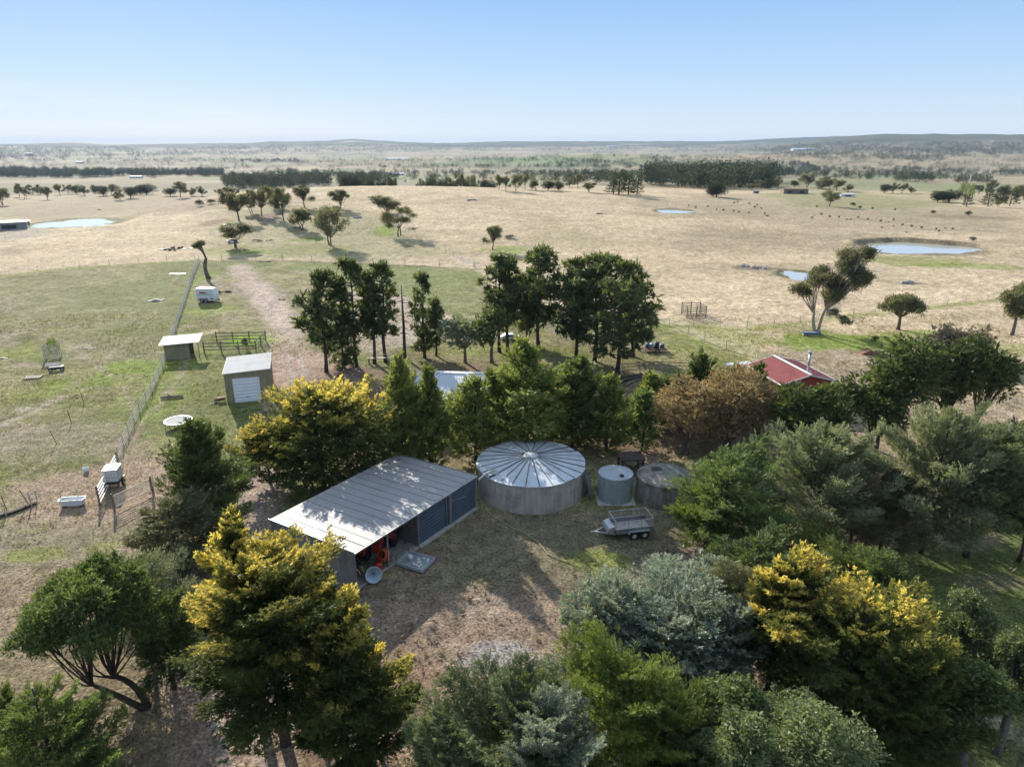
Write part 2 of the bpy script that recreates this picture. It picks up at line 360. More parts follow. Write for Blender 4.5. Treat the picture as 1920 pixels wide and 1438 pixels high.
    blob(1330, 1040, 60, 30, (.36, .28, .225), .8); blob(1160, 1340, 260, 110, (.33, .215, .145), .85)
    blob(1440, 1260, 80, 70, (.42, .29, .21), .9); zone([(560, 1300), (760, 1220), (900, 1300), (700, 1480), (540, 1480)], (.32, .215, .145), .85, 1)
    path([(1000, 1240), (820, 1330), (700, 1438)], 1.6, (.42, .30, .21), .5, .8)
    # right bottom lawn
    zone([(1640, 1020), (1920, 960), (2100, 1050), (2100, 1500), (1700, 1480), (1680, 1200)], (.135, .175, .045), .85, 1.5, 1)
    blob(1650, 1010, 200, 25, (.36, .27, .20), .6); blob(1800, 1310, 55, 16, (.38, .30, .24), .85); blob(1860, 1090, 60, 14, (.32, .25, .17), .5)
    path([(1760, 1280), (1820, 1320), (1870, 1370)], .9, (.42, .34, .27), .7)
    # red shed surroundings
    zone([(1440, 660), (1560, 640), (1700, 690), (1920, 740), (1920, 960), (1450, 860)], (.36, .28, .20), .7, 2.5, 1.2)
    blob(1590, 640, 145, 20, GR, .9, .8); blob(1470, 618, 90, 10, (.30, .30, .10), .5); blob(1740, 626, 60, 8, GR, .7, .8); blob(1860, 655, 110, 12, GR2, .5)
    # fence-line green strips
    path([(1228, 612), (1400, 618), (1500, 606), (1600, 592), (1740, 577), (1880, 562)], 1.8, GR2, .65, .8)
    path([(0, 517), (150, 501), (372, 489)], 2.4, GR2, .6, 1); path([(420, 489), (530, 489), (760, 498), (895, 505)], .9, (.12, .12, .06), .8, .5, .3)
    # knoll under the gums
    zone([(400, 400), (520, 380), (700, 400), (800, 440), (860, 480), (700, 492), (430, 486), (380, 470)], (.25, .255, .12), .5, 8, 2)
    blob(450, 470, 60, 10, GR2, .5); blob(580, 450, 40, 6, GR, .6); blob(722, 434, 26, 10, GR, .8); blob(950, 470, 40, 7, GR, .7); blob(500, 408, 22, 6, (.28, .17, .12), .8); blob(400, 417, 18, 6, (.30, .18, .13), .7)
    path([(862, 483), (882, 491), (900, 503)], 2.0, (.46, .39, .33), .8, .8, 1.6)
    for pp, w_ in (([(900, 505), (1050, 450), (1300, 425), (1620, 470)], .8), ([(1240, 600), (1400, 540), (1560, 500), (1640, 476)], .8), ([(1920, 520), (1800, 500), (1700, 480)], .9), ([(0, 500), (200, 460), (420, 440), (600, 420), (800, 380)], .9), ([(760, 490), (700, 440), (640, 380)], .8), ([(1500, 615), (1600, 560), (1680, 480)], .7), ([(1300, 596), (1200, 520), (1000, 430), (900, 370)], .8), ([(0, 470), (120, 440), (200, 425)], 1.2)):
        path(pp, w_, (.43, .345, .24), .55, .8, 1.0)
    # dams: bare rims
    for (cx, cy, ax, ay, dd, zc_), cc in zip(PONDS, ((.24, .20, .12), (.18, .20, .07), (.22, .20, .11), (.24, .26, .12))):
        q = np.sqrt(((X-cx)/ax)**2+((Y-cy)/ay)**2)+(n2-.5)*.15; C = mixc(C, cc, sst(-q, -1.6, -1.25)*.85); C = mixc(C, (.20, .155, .10), np.exp(-((q-1.12)/.09)**2)*.85)
    blob(1700, 490, 90, 8, GR2, .6, 1.5); blob(1820, 500, 100, 5, GR, .5, 1.5); blob(1420, 503, 50, 4, (.22, .18, .13), .8); blob(1700, 531, 30, 3, (.22, .17, .13), .8)
    blob(1810, 408, 90, 4, (.24, .16, .12), .75); blob(90, 397, 120, 9, (.22, .27, .09), .9)
    zone([(0, 430), (70, 428), (100, 436), (60, 446), (0, 452)], (.42, .36, .29), .8, 3)
    path([(1290, 408), (1340, 418), (1450, 425), (1560, 447), (1640, 470)], 2.2, (.60, .48, .31), .7, 1.2)
    zone([(1340, 420), (1650, 440), (1640, 480), (1500, 470), (1290, 470), (1240, 440)], (.33, .27, .17), .45, 10, 3)
    zone([(1240, 362), (1620, 370), (1920, 400), (1920, 440), (1640, 440), (1300, 400)], (.37, .30, .20), .6, 12, 4)
    zone([(1420, 362), (1600, 360), (1780, 380), (1700, 396), (1500, 388)], (.29, .29, .14), .7, 8, 4)
    zone([(0, 372), (380, 368), (430, 388), (300, 405), (0, 398)], (.37, .285, .20), .75, 10, 4)
    # far patchwork of fields
    far = sst(rr, 430, 620)
    fx = X*.35; k = _hash(np.floor((fx+n3*60)/95), np.floor((Y+n3*160)/260), 5); k2 = nz(300, 4, 15)
    fc = np.stack([.39+.16*(k-.5), .31+.12*(k-.5), .205+.08*(k-.5)], 1)
    fc = mixc(fc, (.27, .28, .15), sst(k, .78, .82)); fc = mixc(fc, (.30, .25, .17), sst(-k, -.3, -.2)); fc = mixc(fc, (.22, .20, .12), sst(k2, .52, .64)*.6)
    C = C*(1-far[:, None]) + fc*far[:, None]
    C = mixc(C, (.17, .26, .10), gb(X, Y, 150, 2430, 240, 300)*1.5*sst(rr, 1500, 1900))
    C = mixc(C, (.06, .072, .045), sst(rr, 6200, 6900)*.95*sst(nz(700, 3, 77), .2, .34)); C = mixc(C, (.06, .072, .045), sst(rr, 4300, 4700)*sst(X/rr, .25, .4)*.9); C = mixc(C, (.42, .33, .20), np.clip(gb(X, Y, 1150, 2450, 560, 300)*1.4, 0, 1)*sst(rr, 1500, 2000))
    # tussocks really stand up
    goldm = (1-PADM)*sst(-rr, -520, -380)*sst(rr, 60, 90)
    Z = Z + goldm*(tus*.20-.08)*sst(nz(11, 3, 23), .3, .6)
    Z = Z + (nf-.5)*.05*sst(-rr, -120, -60) + PADM*(n2-.5)*.10*sst(-rr, -300, -150)
    nv = len(X); me = bpy.data.meshes.new('ground')
    ctr = nv
    V = np.stack([X, Y, Z], 1); V = np.vstack([V, [[0, 0, 0]]])
    i = np.arange(nr-1)[:, None]*na; j = np.arange(na)[None, :]; j2 = (j+1) % na
    q = np.stack([(i+j), (i+na+j), (i+na+j2), (i+j2)], -1).reshape(-1, 4)[:, ::-1]
    tr = np.stack([np.full(na, ctr), np.arange(na), (np.arange(na)+1) % na], 1)
    me.vertices.add(nv+1); me.vertices.foreach_set('co', V.ravel().astype(np.float32))
    nl = len(q)*4+len(tr)*3; me.loops.add(nl); me.loops.foreach_set('vertex_index', np.concatenate([q.ravel(), tr[:, ::-1].ravel()]).astype(np.int32))
    me.polygons.add(len(q)+len(tr)); me.polygons.foreach_set('loop_start', np.concatenate([np.arange(len(q))*4, len(q)*4+np.arange(len(tr))*3]).astype(np.int32))
    me.polygons.foreach_set('use_smooth', np.ones(len(q)+len(tr), bool))
    me.update(calc_edges=True)
    at = me.color_attributes.new('soil', 'FLOAT_COLOR', 'POINT'); cc = np.ones((nv+1, 4), np.float32); cc[:nv, :3] = np.clip(C, .02, .9); cc[nv, :3] = (.3, .25, .2)
    at.data.foreach_set('color', cc.ravel())
    m, n, o = newmat('ground_soil_and_grass'); b = N(n, 'ShaderNodeBsdfPrincipled'); L(n, b.outputs[0], o.inputs[0])
    a = N(n, 'ShaderNodeAttribute', attribute_name='soil'); geo = N(n, 'ShaderNodeNewGeometry')
    def tn(sc, det, ro=.6, d3=True):
        t = N(n, 'ShaderNodeTexNoise'); t.inputs['Scale'].default_value = sc; t.inputs['Detail'].default_value = det; t.inputs['Roughness'].default_value = ro
        L(n, geo.outputs['Position'], t.inputs['Vector']); return t.outputs[0]
    g1, g2, g3 = tn(5.5, 5, .7), tn(1.1, 4), tn(.23, 3)
    col = a.outputs['Color']
    for gg, lo, hi, p0, p1 in ((g1, .38, 1.42, .36, .66), (g2, .66, 1.26, .34, .68), (g3, .84, 1.14, .3, .7)):
        rr_ = ramp(n, gg, [(p0, (lo*.5, lo*.5, lo*.5)), (p1, (hi*.5, hi*.5, hi*.5))])
        mx = N(n, 'ShaderNodeMix', data_type='RGBA', blend_type='MULTIPLY'); mx.inputs[0].default_value = 1; L(n, col, mx.inputs[6]); L(n, rr_, mx.inputs[7])
        vm = N(n, 'ShaderNodeVectorMath', operation='SCALE'); vm.inputs['Scale'].default_value = 2.0; L(n, mx.outputs[2], vm.inputs[0]); col = vm.outputs[0]
    L(n, col, b.inputs['Base Color']); b.inputs['Roughness'].default_value = .95; b.inputs['Specular IOR Level'].default_value = .1
    bp = N(n, 'ShaderNodeBump'); bp.inputs['Distance'].default_value = .22; bp.inputs['Strength'].default_value = .9
    ad = N(n, 'ShaderNodeMath', operation='ADD'); L(n, g1, ad.inputs[0]); L(n, g2, ad.inputs[1]); L(n, ad.outputs[0], bp.inputs['Height']); L(n, bp.outputs[0], b.inputs['Normal'])
    g = mkobj('ground', me, None, m); tagp(g, 'dry grass paddocks, bare dirt yard and farmland running to the hills', 'ground', None, 'structure')
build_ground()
# ------------------------------------------------------------------ dams
def build_water():
    m, n, o = newmat('dam_water'); b = N(n, 'ShaderNodeBsdfPrincipled'); L(n, b.outputs[0], o.inputs[0])
    b.inputs['Base Color'].default_value = (.44, .45, .43, 1); b.inputs['Roughness'].default_value = .06; b.inputs['Specular IOR Level'].default_value = .9; b.inputs['IOR'].default_value = 1.45
    geo = N(n, 'ShaderNodeNewGeometry'); t = N(n, 'ShaderNodeTexNoise'); t.inputs['Scale'].default_value = 1.6; t.inputs['Detail'].default_value = 4; L(n, geo.outputs['Position'], t.inputs['Vector'])
    bp = N(n, 'ShaderNodeBump'); bp.inputs['Distance'].default_value = .004; bp.inputs['Strength'].default_value = .3; L(n, t.outputs[0], bp.inputs['Height']); L(n, bp.outputs[0], b.inputs['Normal'])
    m2 = m.copy(); m2.name = 'painted_glare_dam_water'; m2.node_tree.nodes['Principled BSDF'].inputs['Base Color'].default_value = (.72, .72, .68, 1)  # left dam only: sun glare painted into a near-white base colour
    labs = ['wide farm dam with a dark earth bank at the right', 'small puddle-like dam behind the big gum tree', 'narrow dam glinting in the dry grass beyond the crest', 'bright dam beside the grey shed at the far left']
    for (cx, cy, ax, ay, d, zc), lb in zip(PONDS, labs):
        z0 = zc-d*.36
        mb = MB(); k = 40; mb.add([(cx+ax*1.25*math.cos(a), cy+ay*1.25*math.sin(a), z0) for a in (2*math.pi*i/k for i in range(k))], [tuple(range(k))])
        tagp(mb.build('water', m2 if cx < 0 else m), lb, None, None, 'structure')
build_water()
# ------------------------------------------------------------------ haze
def build_haze():
    m, n, o = newmat('haze_air'); v = N(n, 'ShaderNodeVolumePrincipled'); L(n, v.outputs[0], o.inputs['Volume'])
    v.inputs['Color'].default_value = (.50, .64, .86, 1); v.inputs['Density'].default_value = HAZE_D; v.inputs['Anisotropy'].default_value = .0
    mb = MB(); mb.box((0, 4000, 20), (40000, 19000, 200)); h = mb.build('haze', m); tagp(h, 'pale blue haze lying over the distant farmland', 'haze', None, 'stuff')
HAZE_D = 0.00006
build_haze()
# ------------------------------------------------------------------ vegetation
def unit(v): return v/np.maximum(np.linalg.norm(v, axis=-1, keepdims=True), 1e-9)
def rdir(n, r): return unit(r.normal(size=(n, 3)))
def leafq(b, d, ln, wd, r, curl=.0):
    d = d/np.linalg.norm(d); s = np.cross(d, r.normal(size=3)); s /= np.linalg.norm(s)
    k = np.cross(d, s)
    return [b, b+d*ln*.45+s*wd+k*curl*ln, b+d*ln, b+d*ln*.45-s*wd+k*curl*ln]
def templates(kind, q, k=5):
    out = []
    for i in range(k):
        r = np.random.default_rng(100+i); T = []
        for j in range(q):
            t = j/max(1, q-1)
            if kind == 'plume':
                sg = 1 if j % 2 else -1; a = R_(r.uniform(25, 55))*(1-t*.6)*sg
                d = np.array([math.sin(a), r.normal()*.18, math.cos(a)]); T.append(leafq(np.array([0, 0, .72*t]), d, .55*(1-.45*t)*r.uniform(.8, 1.2), .062, r, .05))
            elif kind == 'curl':      # stubby tufted tips
                a = r.uniform(0, 6.28); e = r.uniform(.2, 1.0); d = np.array([math.cos(a)*math.sin(e), math.sin(a)*math.sin(e), math.cos(e)])
                T.append(leafq(np.array([0, 0, .6*t]), d, .42*r.uniform(.7, 1.2), .088, r, .08))
            elif kind == 'tuft':
                a = r.uniform(0, 6.28); e = r.uniform(0, 1.35); d = np.array([math.cos(a)*math.sin(e), math.sin(a)*math.sin(e), math.cos(e)])
                T.append(leafq(r.normal(size=3)*.12, d, .8*r.uniform(.7, 1.2), .11, r))
            else:                     # loose leaves
                p = r.normal(size=3)*.34; T.append(leafq(p, unit(r.normal(size=3)+[0, 0, -.3]), r.uniform(.38, .6), .13, r, .1))
        out.append(np.array(T))
    return np.array(out)          # k,q,4,3
TPL = {}
def bake(P, D, S, kind, q, r, tint=None, var=None):
    key = (kind, q)
    if key not in TPL: TPL[key] = templates(kind, q)
    T = TPL[key][r.integers(0, len(TPL[key]), len(P))]            # n,q,4,3
    D = unit(D); A = unit(np.cross(D, rdir(len(P), r))); B = np.cross(D, A)
    V = (T[..., 0:1]*A[:, None, None]+T[..., 1:2]*B[:, None, None]+T[..., 2:3]*D[:, None, None])*S[:, None, None, None]+P[:, None, None]
    tint = np.zeros(len(P)) if tint is None else tint; var = r.random(len(P)) if var is None else var
    return V.reshape(-1, 4, 3), np.repeat(tint, q), np.clip(np.repeat(var, q)+r.normal(size=len(P)*q)*.12, 0, 1)
def quadmesh(name, V, tint, var):
    n = len(V); me = bpy.data.meshes.new(name)
    me.vertices.add(n*4); me.vertices.foreach_set('co', V.astype(np.float32).ravel())
    me.loops.add(n*4); me.loops.foreach_set('vertex_index', np.arange(n*4, dtype=np.int32))
    me.polygons.add(n); me.polygons.foreach_set('loop_start', np.arange(n, dtype=np.int32)*4)
    me.update(calc_edges=True)
    a = me.attributes.new('tint', 'FLOAT', 'FACE'); a.data.foreach_set('value', tint.astype(np.float32))
    a = me.attributes.new('leafvar', 'FLOAT', 'FACE'); a.data.foreach_set('value', var.astype(np.float32))
    return me
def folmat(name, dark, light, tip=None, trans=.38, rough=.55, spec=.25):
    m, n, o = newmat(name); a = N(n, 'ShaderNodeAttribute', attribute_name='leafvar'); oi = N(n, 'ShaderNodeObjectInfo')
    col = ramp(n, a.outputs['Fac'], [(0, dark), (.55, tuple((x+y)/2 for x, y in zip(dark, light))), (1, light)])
    if tip:
        t = N(n, 'ShaderNodeAttribute', attribute_name='tint'); mx = N(n, 'ShaderNodeMix', data_type='RGBA'); L(n, t.outputs['Fac'], mx.inputs[0]); L(n, col, mx.inputs[6])
        tc_ = ramp(n, a.outputs['Fac'], [(0, tuple(c*.75 for c in tip)), (1, tip)]); L(n, tc_, mx.inputs[7]); col = mx.outputs[2]
    hs = N(n, 'ShaderNodeHueSaturation'); mr = N(n, 'ShaderNodeMapRange'); mr.inputs[3].default_value = .82; mr.inputs[4].default_value = 1.2; L(n, oi.outputs['Random'], mr.inputs[0]); L(n, mr.outputs[0], hs.inputs['Value'])
    L(n, col, hs.inputs['Color']); col = hs.outputs[0]
    b = N(n, 'ShaderNodeBsdfPrincipled'); b.inputs['Roughness'].default_value = rough; b.inputs['Specular IOR Level'].default_value = spec; L(n, col, b.inputs['Base Color'])
    tr = N(n, 'ShaderNodeBsdfTranslucent'); vm = N(n, 'ShaderNodeVectorMath', operation='MULTIPLY'); vm.inputs[1].default_value = (1.25, 1.2, .7); L(n, col, vm.inputs[0]); L(n, vm.outputs[0], tr.inputs['Color'])
    ms = N(n, 'ShaderNodeMixShader'); ms.inputs[0].default_value = trans; L(n, b.outputs[0], ms.inputs[1]); L(n, tr.outputs[0], ms.inputs[2]); L(n, ms.outputs[0], o.inputs[0])
    return m
FM = {
 'gold': folmat('golden_cypress_foliage', (.04, .066, .02), (.135, .165, .045), (.92, .76, .20), trans=.42),
 'mac': folmat('green_cypress_foliage', (0.056, 0.098, 0.039), (0.182, 0.238, 0.084)),
 'deep': folmat('deep_green_foliage', (.04, .065, .022), (.14, .18, .06), trans=.42),
 'lush': folmat('fresh_green_foliage', (.055, .09, .028), (.18, .23, .08), trans=.42),
 'olive': folmat('olive_foliage', (.09, .10, .05), (.26, .26, .14)),
 'grey': folmat('grey_green_foliage', (0.112, 0.140, 0.084), (0.308, 0.336, 0.210)),
 'blue': folmat('blue_cypress_foliage', (.10, .135, .105), (.34, .39, .31)),
 'bgrey': folmat('blue_grey_foliage', (.085, .12, .06), (.26, .31, .165), trans=.42),
 'juni': folmat('yellow_green_foliage', (0.070, 0.112, 0.025), (0.224, 0.266, 0.063)),
 'pine': folmat('pine_needle_foliage', (.045, .07, .03), (.20, .235, .10), trans=.45),
 'thuja': folmat('hedge_conifer_foliage', (.075, .11, .032), (.29, .33, .10), trans=.46),
 'brown': folmat('russet_bush_foliage', (.19, .145, .08), (.46, .35, .20), trans=.42),
 'gum': folmat('gum_leaf_foliage', (.085, .10, .05), (.25, .245, .135), trans=.4),
 'euc': folmat('bright_leaf_foliage', (.08, .115, .045), (.27, .32, .15), rough=.5, spec=.3, trans=.42),
 'far': folmat('distant_tree_foliage', (.032, .045, .028), (.085, .10, .058), trans=.25, rough=.9, spec=.05),
 'wood': folmat('distant_wood_foliage', (.022, .034, .024), (.10, .12, .075), trans=.2, rough=.9, spec=.02),
 'twig': folmat('dry_twig_foliage', (0.140, 0.119, 0.084), (0.336, 0.280, 0.210)),
}
BK = {
 'dark': mat('dark_bark', (.085, .065, .05), .9, var=.4, scale=3, bump=.03, streak=.3),
 'grey': mat('grey_bark', (.17, .145, .12), .9, var=.4, scale=3, bump=.03, streak=.3),
 'pale': mat('pale_gum_bark', (.46, .38, .31), .8, var=.35, scale=1.6, streak=.35, col2=(.24, .19, .15)),
}
def bez(a, b, c, n):
    t = np.linspace(0, 1, n)[:, None]; a, b, c = map(np.asarray, (a, b, c)); return (1-t)**2*a+2*t*(1-t)*b+t*t*c
def conifer(h, R, r, h0=.08, prof=None, nb=90, n=9000, q=7, kind='plume', S=.42, el=(-5, 60), wid=.2, up=.25, lean=(0, 0), gold=0., gz=.35, asym=.28, tr=.02, bark_show=True, sunward=.35, droop=0, br=1.):
    prof = prof or (lambda t: (1-t**1.6)*(.55+.45*min(1, t/.25)))
    mb = MB(); lx, ly = lean
    axis = lambda z: np.array([lx*(z/h)**1.3, ly*(z/h)**1.3, z])
    k = 6; mb.tube([axis(h*.97*i/k) for i in range(k+1)], [h*tr*(1-.9*i/k)+.015 for i in range(k+1)], 7)
    ph = r.uniform(0, 6.28, 3); Ps = []; Ds = []; Ss = []; Ti = []; Va = []; wl = []; brs = []
    for i in range(nb):
        t = (i+.5)/nb; t = t**.85; z0 = h*(h0+(1-h0)*t*.95); az = i*2.39996+r.normal()*.35
        af = 1+asym*math.sin(az+ph[0])+asym*.6*math.sin(2*az+ph[1]+t*4)
        Lb = R*prof(t)*r.uniform(.68, 1.12)*af
        e = R_(el[0]+(el[1]-el[0])*t**1.2+r.normal()*9)
        d = np.array([math.cos(az)*math.cos(e), math.sin(az)*math.cos(e), math.sin(e)]); brs.append((z0, d, max(.25, Lb), t)); wl.append(max(.25, Lb)**1.5)
    wl = np.array(wl); wl /= wl.sum()
    for (z0, d, Lb, t), ww in zip(brs, wl):
        m = max(6, int(n*ww)); s = .12+.88*r.random(m)**.62; b0 = axis(z0)
        hd = np.array([-d[1], d[0], 0]); hd /= np.linalg.norm(hd)+1e-9
        lat = r.normal(size=m)*wid*Lb*(1.05-s*.75)+r.normal(size=m)*.05; ver = r.normal(size=m)*wid*.45*Lb*(1.05-s*.6)
        p = b0+d*(Lb*s)[:, None]+hd*lat[:, None]; p[:, 2] += ver+up*Lb*s*s-droop*Lb*s*s
        dd = d+hd*(np.sign(lat)*.55)[:, None]+r.normal(size=(m, 3))*.28; dd[:, 2] += .35-droop
        Ps.append(p); Ds.append(dd); Ss.append(S*np.clip(np.exp(r.normal(size=m)*.3), .45, 1.8)*(1.1-.35*s)*r.uniform(.8, 1.15))
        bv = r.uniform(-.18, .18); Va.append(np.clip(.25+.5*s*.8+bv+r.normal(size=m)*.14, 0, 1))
        if gold > 0:
            out = s+.35*np.clip(ver/(wid*Lb*.6+.1), -1, 1); g = sst(out, .55, .88)
            expo = sst(t+.12*(s-.6)+.25*(d[0]*-.45+d[1]*.9)*sunward*2+r.normal()*.16+.25*(gold-.5), gz-.16, gz+.22)
            Ti.append(np.clip(g*expo*(r.random(m) < .5+.45*gold)*np.clip(r.normal(size=m)*.28+.8, .1, 1), 0, 1))
        else: Ti.append(np.zeros(m))
        if br and Lb > .5:
            q0 = b0; q2 = b0+d*Lb*.8; q2 = q2+np.array([0, 0, (up-droop)*Lb*.6]); q1 = b0+d*Lb*.45
            mb.tube(bez(q0, q1, q2, 4), [max(.012, h*tr*.28*br*(1-t*.6))*f for f in (1, .75, .5, .2)], 4, cap=False)
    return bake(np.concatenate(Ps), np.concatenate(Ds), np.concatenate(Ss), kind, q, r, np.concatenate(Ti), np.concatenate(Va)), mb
def lobed(h, R, r, lobes, n, q=6, kind='leaf', S=.4, fork=.35, tr=.03, base=(0, 0), nst=1, shell=.55, upb=.25, sag=.0, crook=.15, trunkpts=None, spread=.25, spiky=.5):
    """crown made of leaf clumps on limbs"""
    mb = MB(); Ps = []; Ds = []; Ss = []; Va = []
    wts = np.array([l[1]**2 for l in lobes]); wts /= wts.sum()
    for (c, rl, fl), ww in zip(lobes, wts):
        m = max(5, int(n*ww)); u = rdir(m, r); u[:, 2] = np.where(r.random(m) < upb, np.abs(u[:, 2]), u[:, 2]); rr = rl*(shell+(1-shell)*r.random(m)**.6)
        wob = 1+.28*np.sin(u[:, 0]*5+c[0]*3+1)*np.sin(u[:, 1]*5+c[1]*2)*1
        p = np.asarray(c)+u*(rr*wob)[:, None]*np.array([1, 1, fl]); Ps.append(p)
        dd = u+r.normal(size=(m, 3))*spiky; dd[:, 2] += .2-sag; Ds.append(dd); Ss.append(S*np.clip(np.exp(r.normal(size=m)*.3), .45, 1.8)*r.uniform(.8, 1.15)); Va.append(np.clip(.45+.3*u[:, 2]*0+r.uniform(-.2, .2)+r.normal(size=m)*.18, 0, 1))
    stems = []
    for k in range(nst):
        a = 6.28*k/nst+r.uniform(0, 1); off = 0 if nst == 1 else spread*h*fork
        f = np.array([base[0]*.4+math.cos(a)*off, base[1]*.4+math.sin(a)*off, h*fork*r.uniform(.9, 1.1)]); b = np.array([-base[0]+math.cos(a)*off*.12, -base[1]+math.sin(a)*off*.12, -.15])
        mid = (b+f)/2+r.normal(size=3)*crook*h*.12*np.array([1, 1, 0]); pts = bez(b, mid, f, 6); r0 = h*tr/(nst**.35)
        mb.tube(pts, [r0*1.35, r0*1.05, r0*.95, r0*.88, r0*.8, r0*.7], 8); stems.append((f, r0*.7))
    for (c, rl, fl) in lobes:
        c = np.asarray(c, float); f, r0 = min(stems, key=lambda s: np.linalg.norm(s[0][:2]-c[:2])+r.uniform(0, .3))
        mid = (f+c)/2+np.array([0, 0, -.12*np.linalg.norm(c-f)*.4])+r.normal(size=3)*crook*.25*np.linalg.norm(c-f)
        end = c+np.array([0, 0, rl*.2]); L_ = np.linalg.norm(end-f); k = min(1, (rl/(R+1e-6))*1.6+.3)
        mb.tube(bez(f*1.0-np.array([0, 0, .02*h]), mid, end, 6), [r0*k*x for x in (.8, .62, .5, .38, .25, .1)], 5, cap=False)
        for j in range(3):
            e2 = c+rdir(1, r)[0]*rl*.7; s = bez(f, mid, end, 6)[3]; mb.tube(bez(s, (s+e2)/2+[0, 0, .05*L_], e2, 4), [r0*k*.3, r0*k*.22, r0*k*.14, .01], 4, cap=False)
    return bake(np.concatenate(Ps), np.concatenate(Ds), np.concatenate(Ss), kind, q, r, None, np.concatenate(Va)), mb
def autolobes(h, R, r, nl, z0, z1, rl=(.25, .4), flat=.75, dome=True, cx=0, cy=0):
    out = []; tries = 0
    while len(out) < nl and tries < 2000:
        tries += 1; u = rdir(1, r)[0]
        if dome and u[2] < -.25 and r.random() < .8: continue
        a = R*r.uniform(*rl); k = r.uniform(.55, 1)
        c = np.array([cx+u[0]*(R-a)*k, cy+u[1]*(R-a)*k, (z0+z1)/2*h+u[2]*((z1-z0)/2*h-a*flat)*k])
        if all(np.linalg.norm((c-o[0])*np.array([1, 1, 1.2])) > .55*(a+o[1])*.8 for o in out) or tries > 1200: out.append((c, a, flat))
    return out
USED = {}
def place(gen, base, name, label, cat='tree', group=None, fm='mac', bk='dark', scale=1.0, rz=0, parts=None, fit=None):
    (V, ti, va), mb = gen
    if fit:
        # size the crown so that it has the photographed height and breadth
        tx, ty, wpx = fit; c = V.mean(1)[::3]; fr = fz = 1.0; base = Vector(base)
        for _ in range(4):
            X, Y, Z = base.x+c[:, 0]*fr, base.y+c[:, 1]*fr, base.z+c[:, 2]*fz; dp = Y*CP+(CAM_H-Z)*SP
            px = 960+F*X/dp; py = 719-F*(Y*SP-(CAM_H-Z)*CP)/dp; ppm = F/np.median(dp); p0, p1 = np.percentile(px, 1.5), np.percentile(px, 98.5)
            fr *= (wpx/(p1-p0))**.8; fz *= max(.7, 1+(np.percentile(py, .5)-ty)/(ppm*.93*np.percentile(Z-base.z, 99))); base.x += (tx-(p0+p1)/2)/ppm*.6
        fz = max(fz, .5); V = V*np.array([fr, fr, fz]); mb.v = [(x*fr, y*fr, z*fz) for x, y, z in mb.v]; base.z = GZ(base.x, base.y)
    e = empty(name, base, rz, label, cat, group)
    me = quadmesh('crown', V, ti, va); mkobj('crown', me, e, FM[fm])
    mb.build('trunk', BK[bk], e, smooth=True); return e
def locate(tx, ty, by):
    """foot and height of a tree whose top shows at (tx, ty) and whose foot is on image row by"""
    x = tx
    for _ in range(4):
        p = G(min(max(x, -400), 2400), by) if by < 1700 else None
        zt = z_at(p.y, ty); X = (tx-960)/F*depth(0, p.y, zt); x = 960+X*F/depth(0, p.y, p.z)
    z0 = GZ(X, p.y); return Vector((X, p.y, z0)), zt-z0, F/depth(0, p.y, zt*.68+z0*.32)
_sd = [1000]
def nr_():
    _sd[0] += 1; return np.random.default_rng(_sd[0])
P_round = lambda t: math.sqrt(max(0, 1-(2*t-.75)**2*.62))*(1 if t < .9 else .8)
P_wide = lambda t: (1-t**2.2)*(.75+.25*min(1, t/.2))
P_cone = lambda t: (1-t)**.75*(.6+.4*min(1, t/.15))+.06
P_col = lambda t: min(1, (1-t)**.6*1.35)*(.8+.2*min(1, t/.2))
WID = dict(mac=1.1, gold=1.06, blue=1.06, bgrey=1.06, juni=1.06, olive=1.06, deep=1.08, thuja=1.0, grey=1.08, pine=1.05, leafy=1.02)
